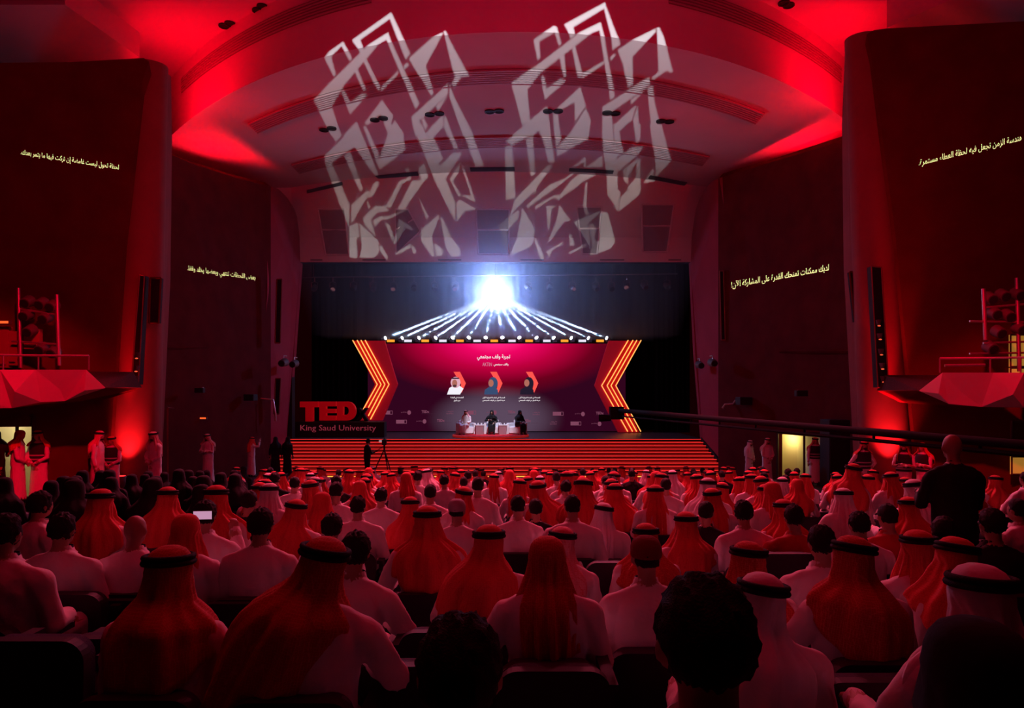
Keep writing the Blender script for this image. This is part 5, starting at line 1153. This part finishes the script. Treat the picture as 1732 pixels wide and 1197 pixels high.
stander(466, 762, 29.6, -1, 5, 'hijab', 'woman in black standing by the end of the red steps', rz=.3, scarf=M_abaya, top=M_abaya, bottom=M_abaya)
stander(486, 768, 29.9, -1, 5, 'hijab', 'woman in dark cloak standing against the red steps', rz=-.3, scarf=M_abaya, top=M_abaya, bottom=M_abaya)
stander(1267, 744, 27.6, 1, 0, 'fall', 'man in white robe and white headscarf nearest the steps on the doorway side', rz=-2.4, scarf=M_ghut, face=True, beard=True, **T)
stander(1297, 740, 26.8, 1, 0, 'wide', 'man in white robe and pink headscarf just before the lit doorway', rz=-2.8, scarf=M_pink, face=True, beard=True, **T)
vest(stander(1378, 739, 26.0, 1, 5, 'wide', 'usher in black vest standing in the lit doorway', rz=PI, scarf=M_shemdk, face=True, **T))
vest(stander(1460, 745, 19.4, 1, 1, 'wide', 'usher in black vest with both hands on his hips', rz=PI, scarf=M_shem, face=True, beard=True, **T))
vest(stander(1529, 748, 18.3, 1, 2, 'fall', 'usher in black vest with folded arms just beside the bright uplight', rz=2.6, scarf=M_shemdk, face=True, beard=True, **T))
vest(stander(1562, 748, 18.2, 1, 2, 'wide3', 'usher in black vest with folded arms, turned away beside his colleague', rz=2.0, scarf=M_shem, face=True, **T))
# man in vest walking up the aisle between the rows
q = P(1440, 783, 9.6); o = person((q.x, 9.6, q.z - 1.80 * 1.0), ('stand', 5), 'wrap2', 'man in vest and loose red scarf walking up between the seats', rz=-.9, scarf=M_shem, headrot=(0, .15, 0), **T); vest(o)
# bald man in black at the crane
q = P(1615, 738, 6.3); z = floor_z(6.3); BALD = person((q.x, 6.3, z), ('stand', 'suit'), 'bald', 'bald man in black standing over the audience at the camera crane', top=M_suit, bottom=M_suit, rz=-.12, scale=(q.z - z) / 1.765, skinm=M_scalp)
# --- cameraman, tripod and low platform
q = P(657, 808, 30.2); zp = q.z; pl = thing('camera_platform', 'low pale platform under the camera tripod', 'platform', (q.x, 30.0, 0))
a = P(605, 808, 30).x - q.x; b = P(712, 808, 30).x - q.x
MB().box((a, -1.1, zp - .08), (b, 1.1, zp)).build('deck', mat('platform_pale', (.55, .42, .42), .7), pl)
for sx in (a + .1, b - .1):
    for sy in (-1, 1): MB().box((sx - .04, sy - .04, 0), (sx + .04, sy + .04, zp - .08)).build('leg', M_metal, pl)
q = P(621, 742, 29.8); person((q.x, 29.8, zp), ('stand', 'op'), 'hair', 'cameraman in black standing at the tripod in front of the steps', top=M_shirtdk, bottom=M_shirtdk, rz=-.9, scale=.98, big=True)
q = P(650, 742, 29.9); tp = thing('camera_tripod', 'tall black tripod before the red steps', 'tripod', (q.x, 29.9, zp))
for a_ in (R(80), R(200), R(320)): MB().tube([(0, 0, 1.28), (math.cos(a_) * .30, math.sin(a_) * .30, .65), (math.cos(a_) * .55, math.sin(a_) * .55, 0)], [.03, .025, .02], 6).build('leg', M_gloss, tp)
MB().tube([(0, 0, 1.25), (0, 0, 1.5)], .04, 8).build('column', M_gloss, tp); MB().tube([(0, 0, 1.45), (-.35, -.3, 1.2)], .015, 6).build('pan_handle', M_gloss, tp)
vc = thing('video_camera', 'black video camera on the tall tripod', 'camera', (q.x, 29.9, zp + 1.5), .15)
MB().box((-.1, -.25, 0), (.1, .25, .22)).build('body', M_gloss, vc, bevel=.02); MB().tube([(0, .25, .12), (0, .5, .12)], [.08, .1], 12).build('lens', M_gloss, vc, True); MB().box((-.22, -.2, .12), (-.1, -.12, .2)).build('viewfinder', emat('viewfinder_pale', (.7, .5, .55), .5), vc)
MB().tube([(0, -.15, .22), (0, -.1, .3), (0, .15, .3), (0, .18, .22)], .015, 6).build('handle', M_gloss, vc)
# --- camera crane
A0 = P(1046, 694, 27.0); A1 = P(1790, 757, 6.6); M_gloss_ = M_gloss; M_gloss = mat('crane_black', (.012, .01, .011), .9, spec=.05)
cr = thing('camera_crane', 'long black camera crane arm slanting across the hall', 'camera crane', A1)
mb = MB()
pts = [A0.lerp(A1, i / 20) for i in range(21)]
mb.tube([rel(cr, p) for p in pts], [lerp(.085, .05, i / 20) for i in range(21)], 8); mb.build('arm', M_gloss, cr, True)
MB().tube([rel(cr, p - Vector((0, 0, .22 - .12 * i / 20))) for i, p in enumerate(pts)], .03, 6).build('cable_rod', M_gloss, cr)
st = MB()
for i in range(1, 20, 2): st.tube([rel(cr, pts[i]), rel(cr, pts[i] - Vector((0, 0, .22 - .12 * i / 20)))], .02, 5)
st.build('strut', M_gloss, cr)
hd = MB().box((-.35, -.2, -.35), (.2, .2, .15)).build('remote_head', M_gloss, cr, bevel=.03); hd.location = rel(cr, A0)
MB().tube([(-.3, 0, -.3), (-.75, .1, -.3)], [.12, .15], 12).build('lens', M_gloss, hd, True)
# --- the three speakers on the stage
def speaker(x, D, v, hk, rz, lab, top, scarf, beard=False):
    q = P(x, 738, D); me, Mx = PROTO[('sit', v)]
    return person((q.x, D, ZR), ('sit', v), hk, lab, top=top, bottom=top, rz=rz, scarf=scarf, face=True, beard=beard)
speaker(789, 37.75, 0, 'wide3', PI + R(-25) + R(0), 'man in white robe and pink headscarf sitting on stage with a lanyard', M_thobe, M_pink, True)
speaker(832, 37.9, 4, 'hijab', PI, 'woman in black talking with her hand raised, middle of the three on stage', M_abaya, M_abaya)
speaker(876, 37.75, 2, 'hijab', PI + R(38), 'woman in black turned towards the other two speakers on stage', M_abaya, M_abaya)

# small emitters only glow; the lamps beside them carry their light
for m in bpy.data.materials:
    if m.name.startswith(('beam_lens', 'dazzling', 'blinder', 'led_tube', 'screen_', 'portrait', 'sponsor', 'lamp_ember', 'lamp_pale', 'phone_screen', 'red_lens', 'amber_glow', 'viewfinder', 'sign_', 'riser_edge')): m.cycles.emission_sampling = 'NONE'
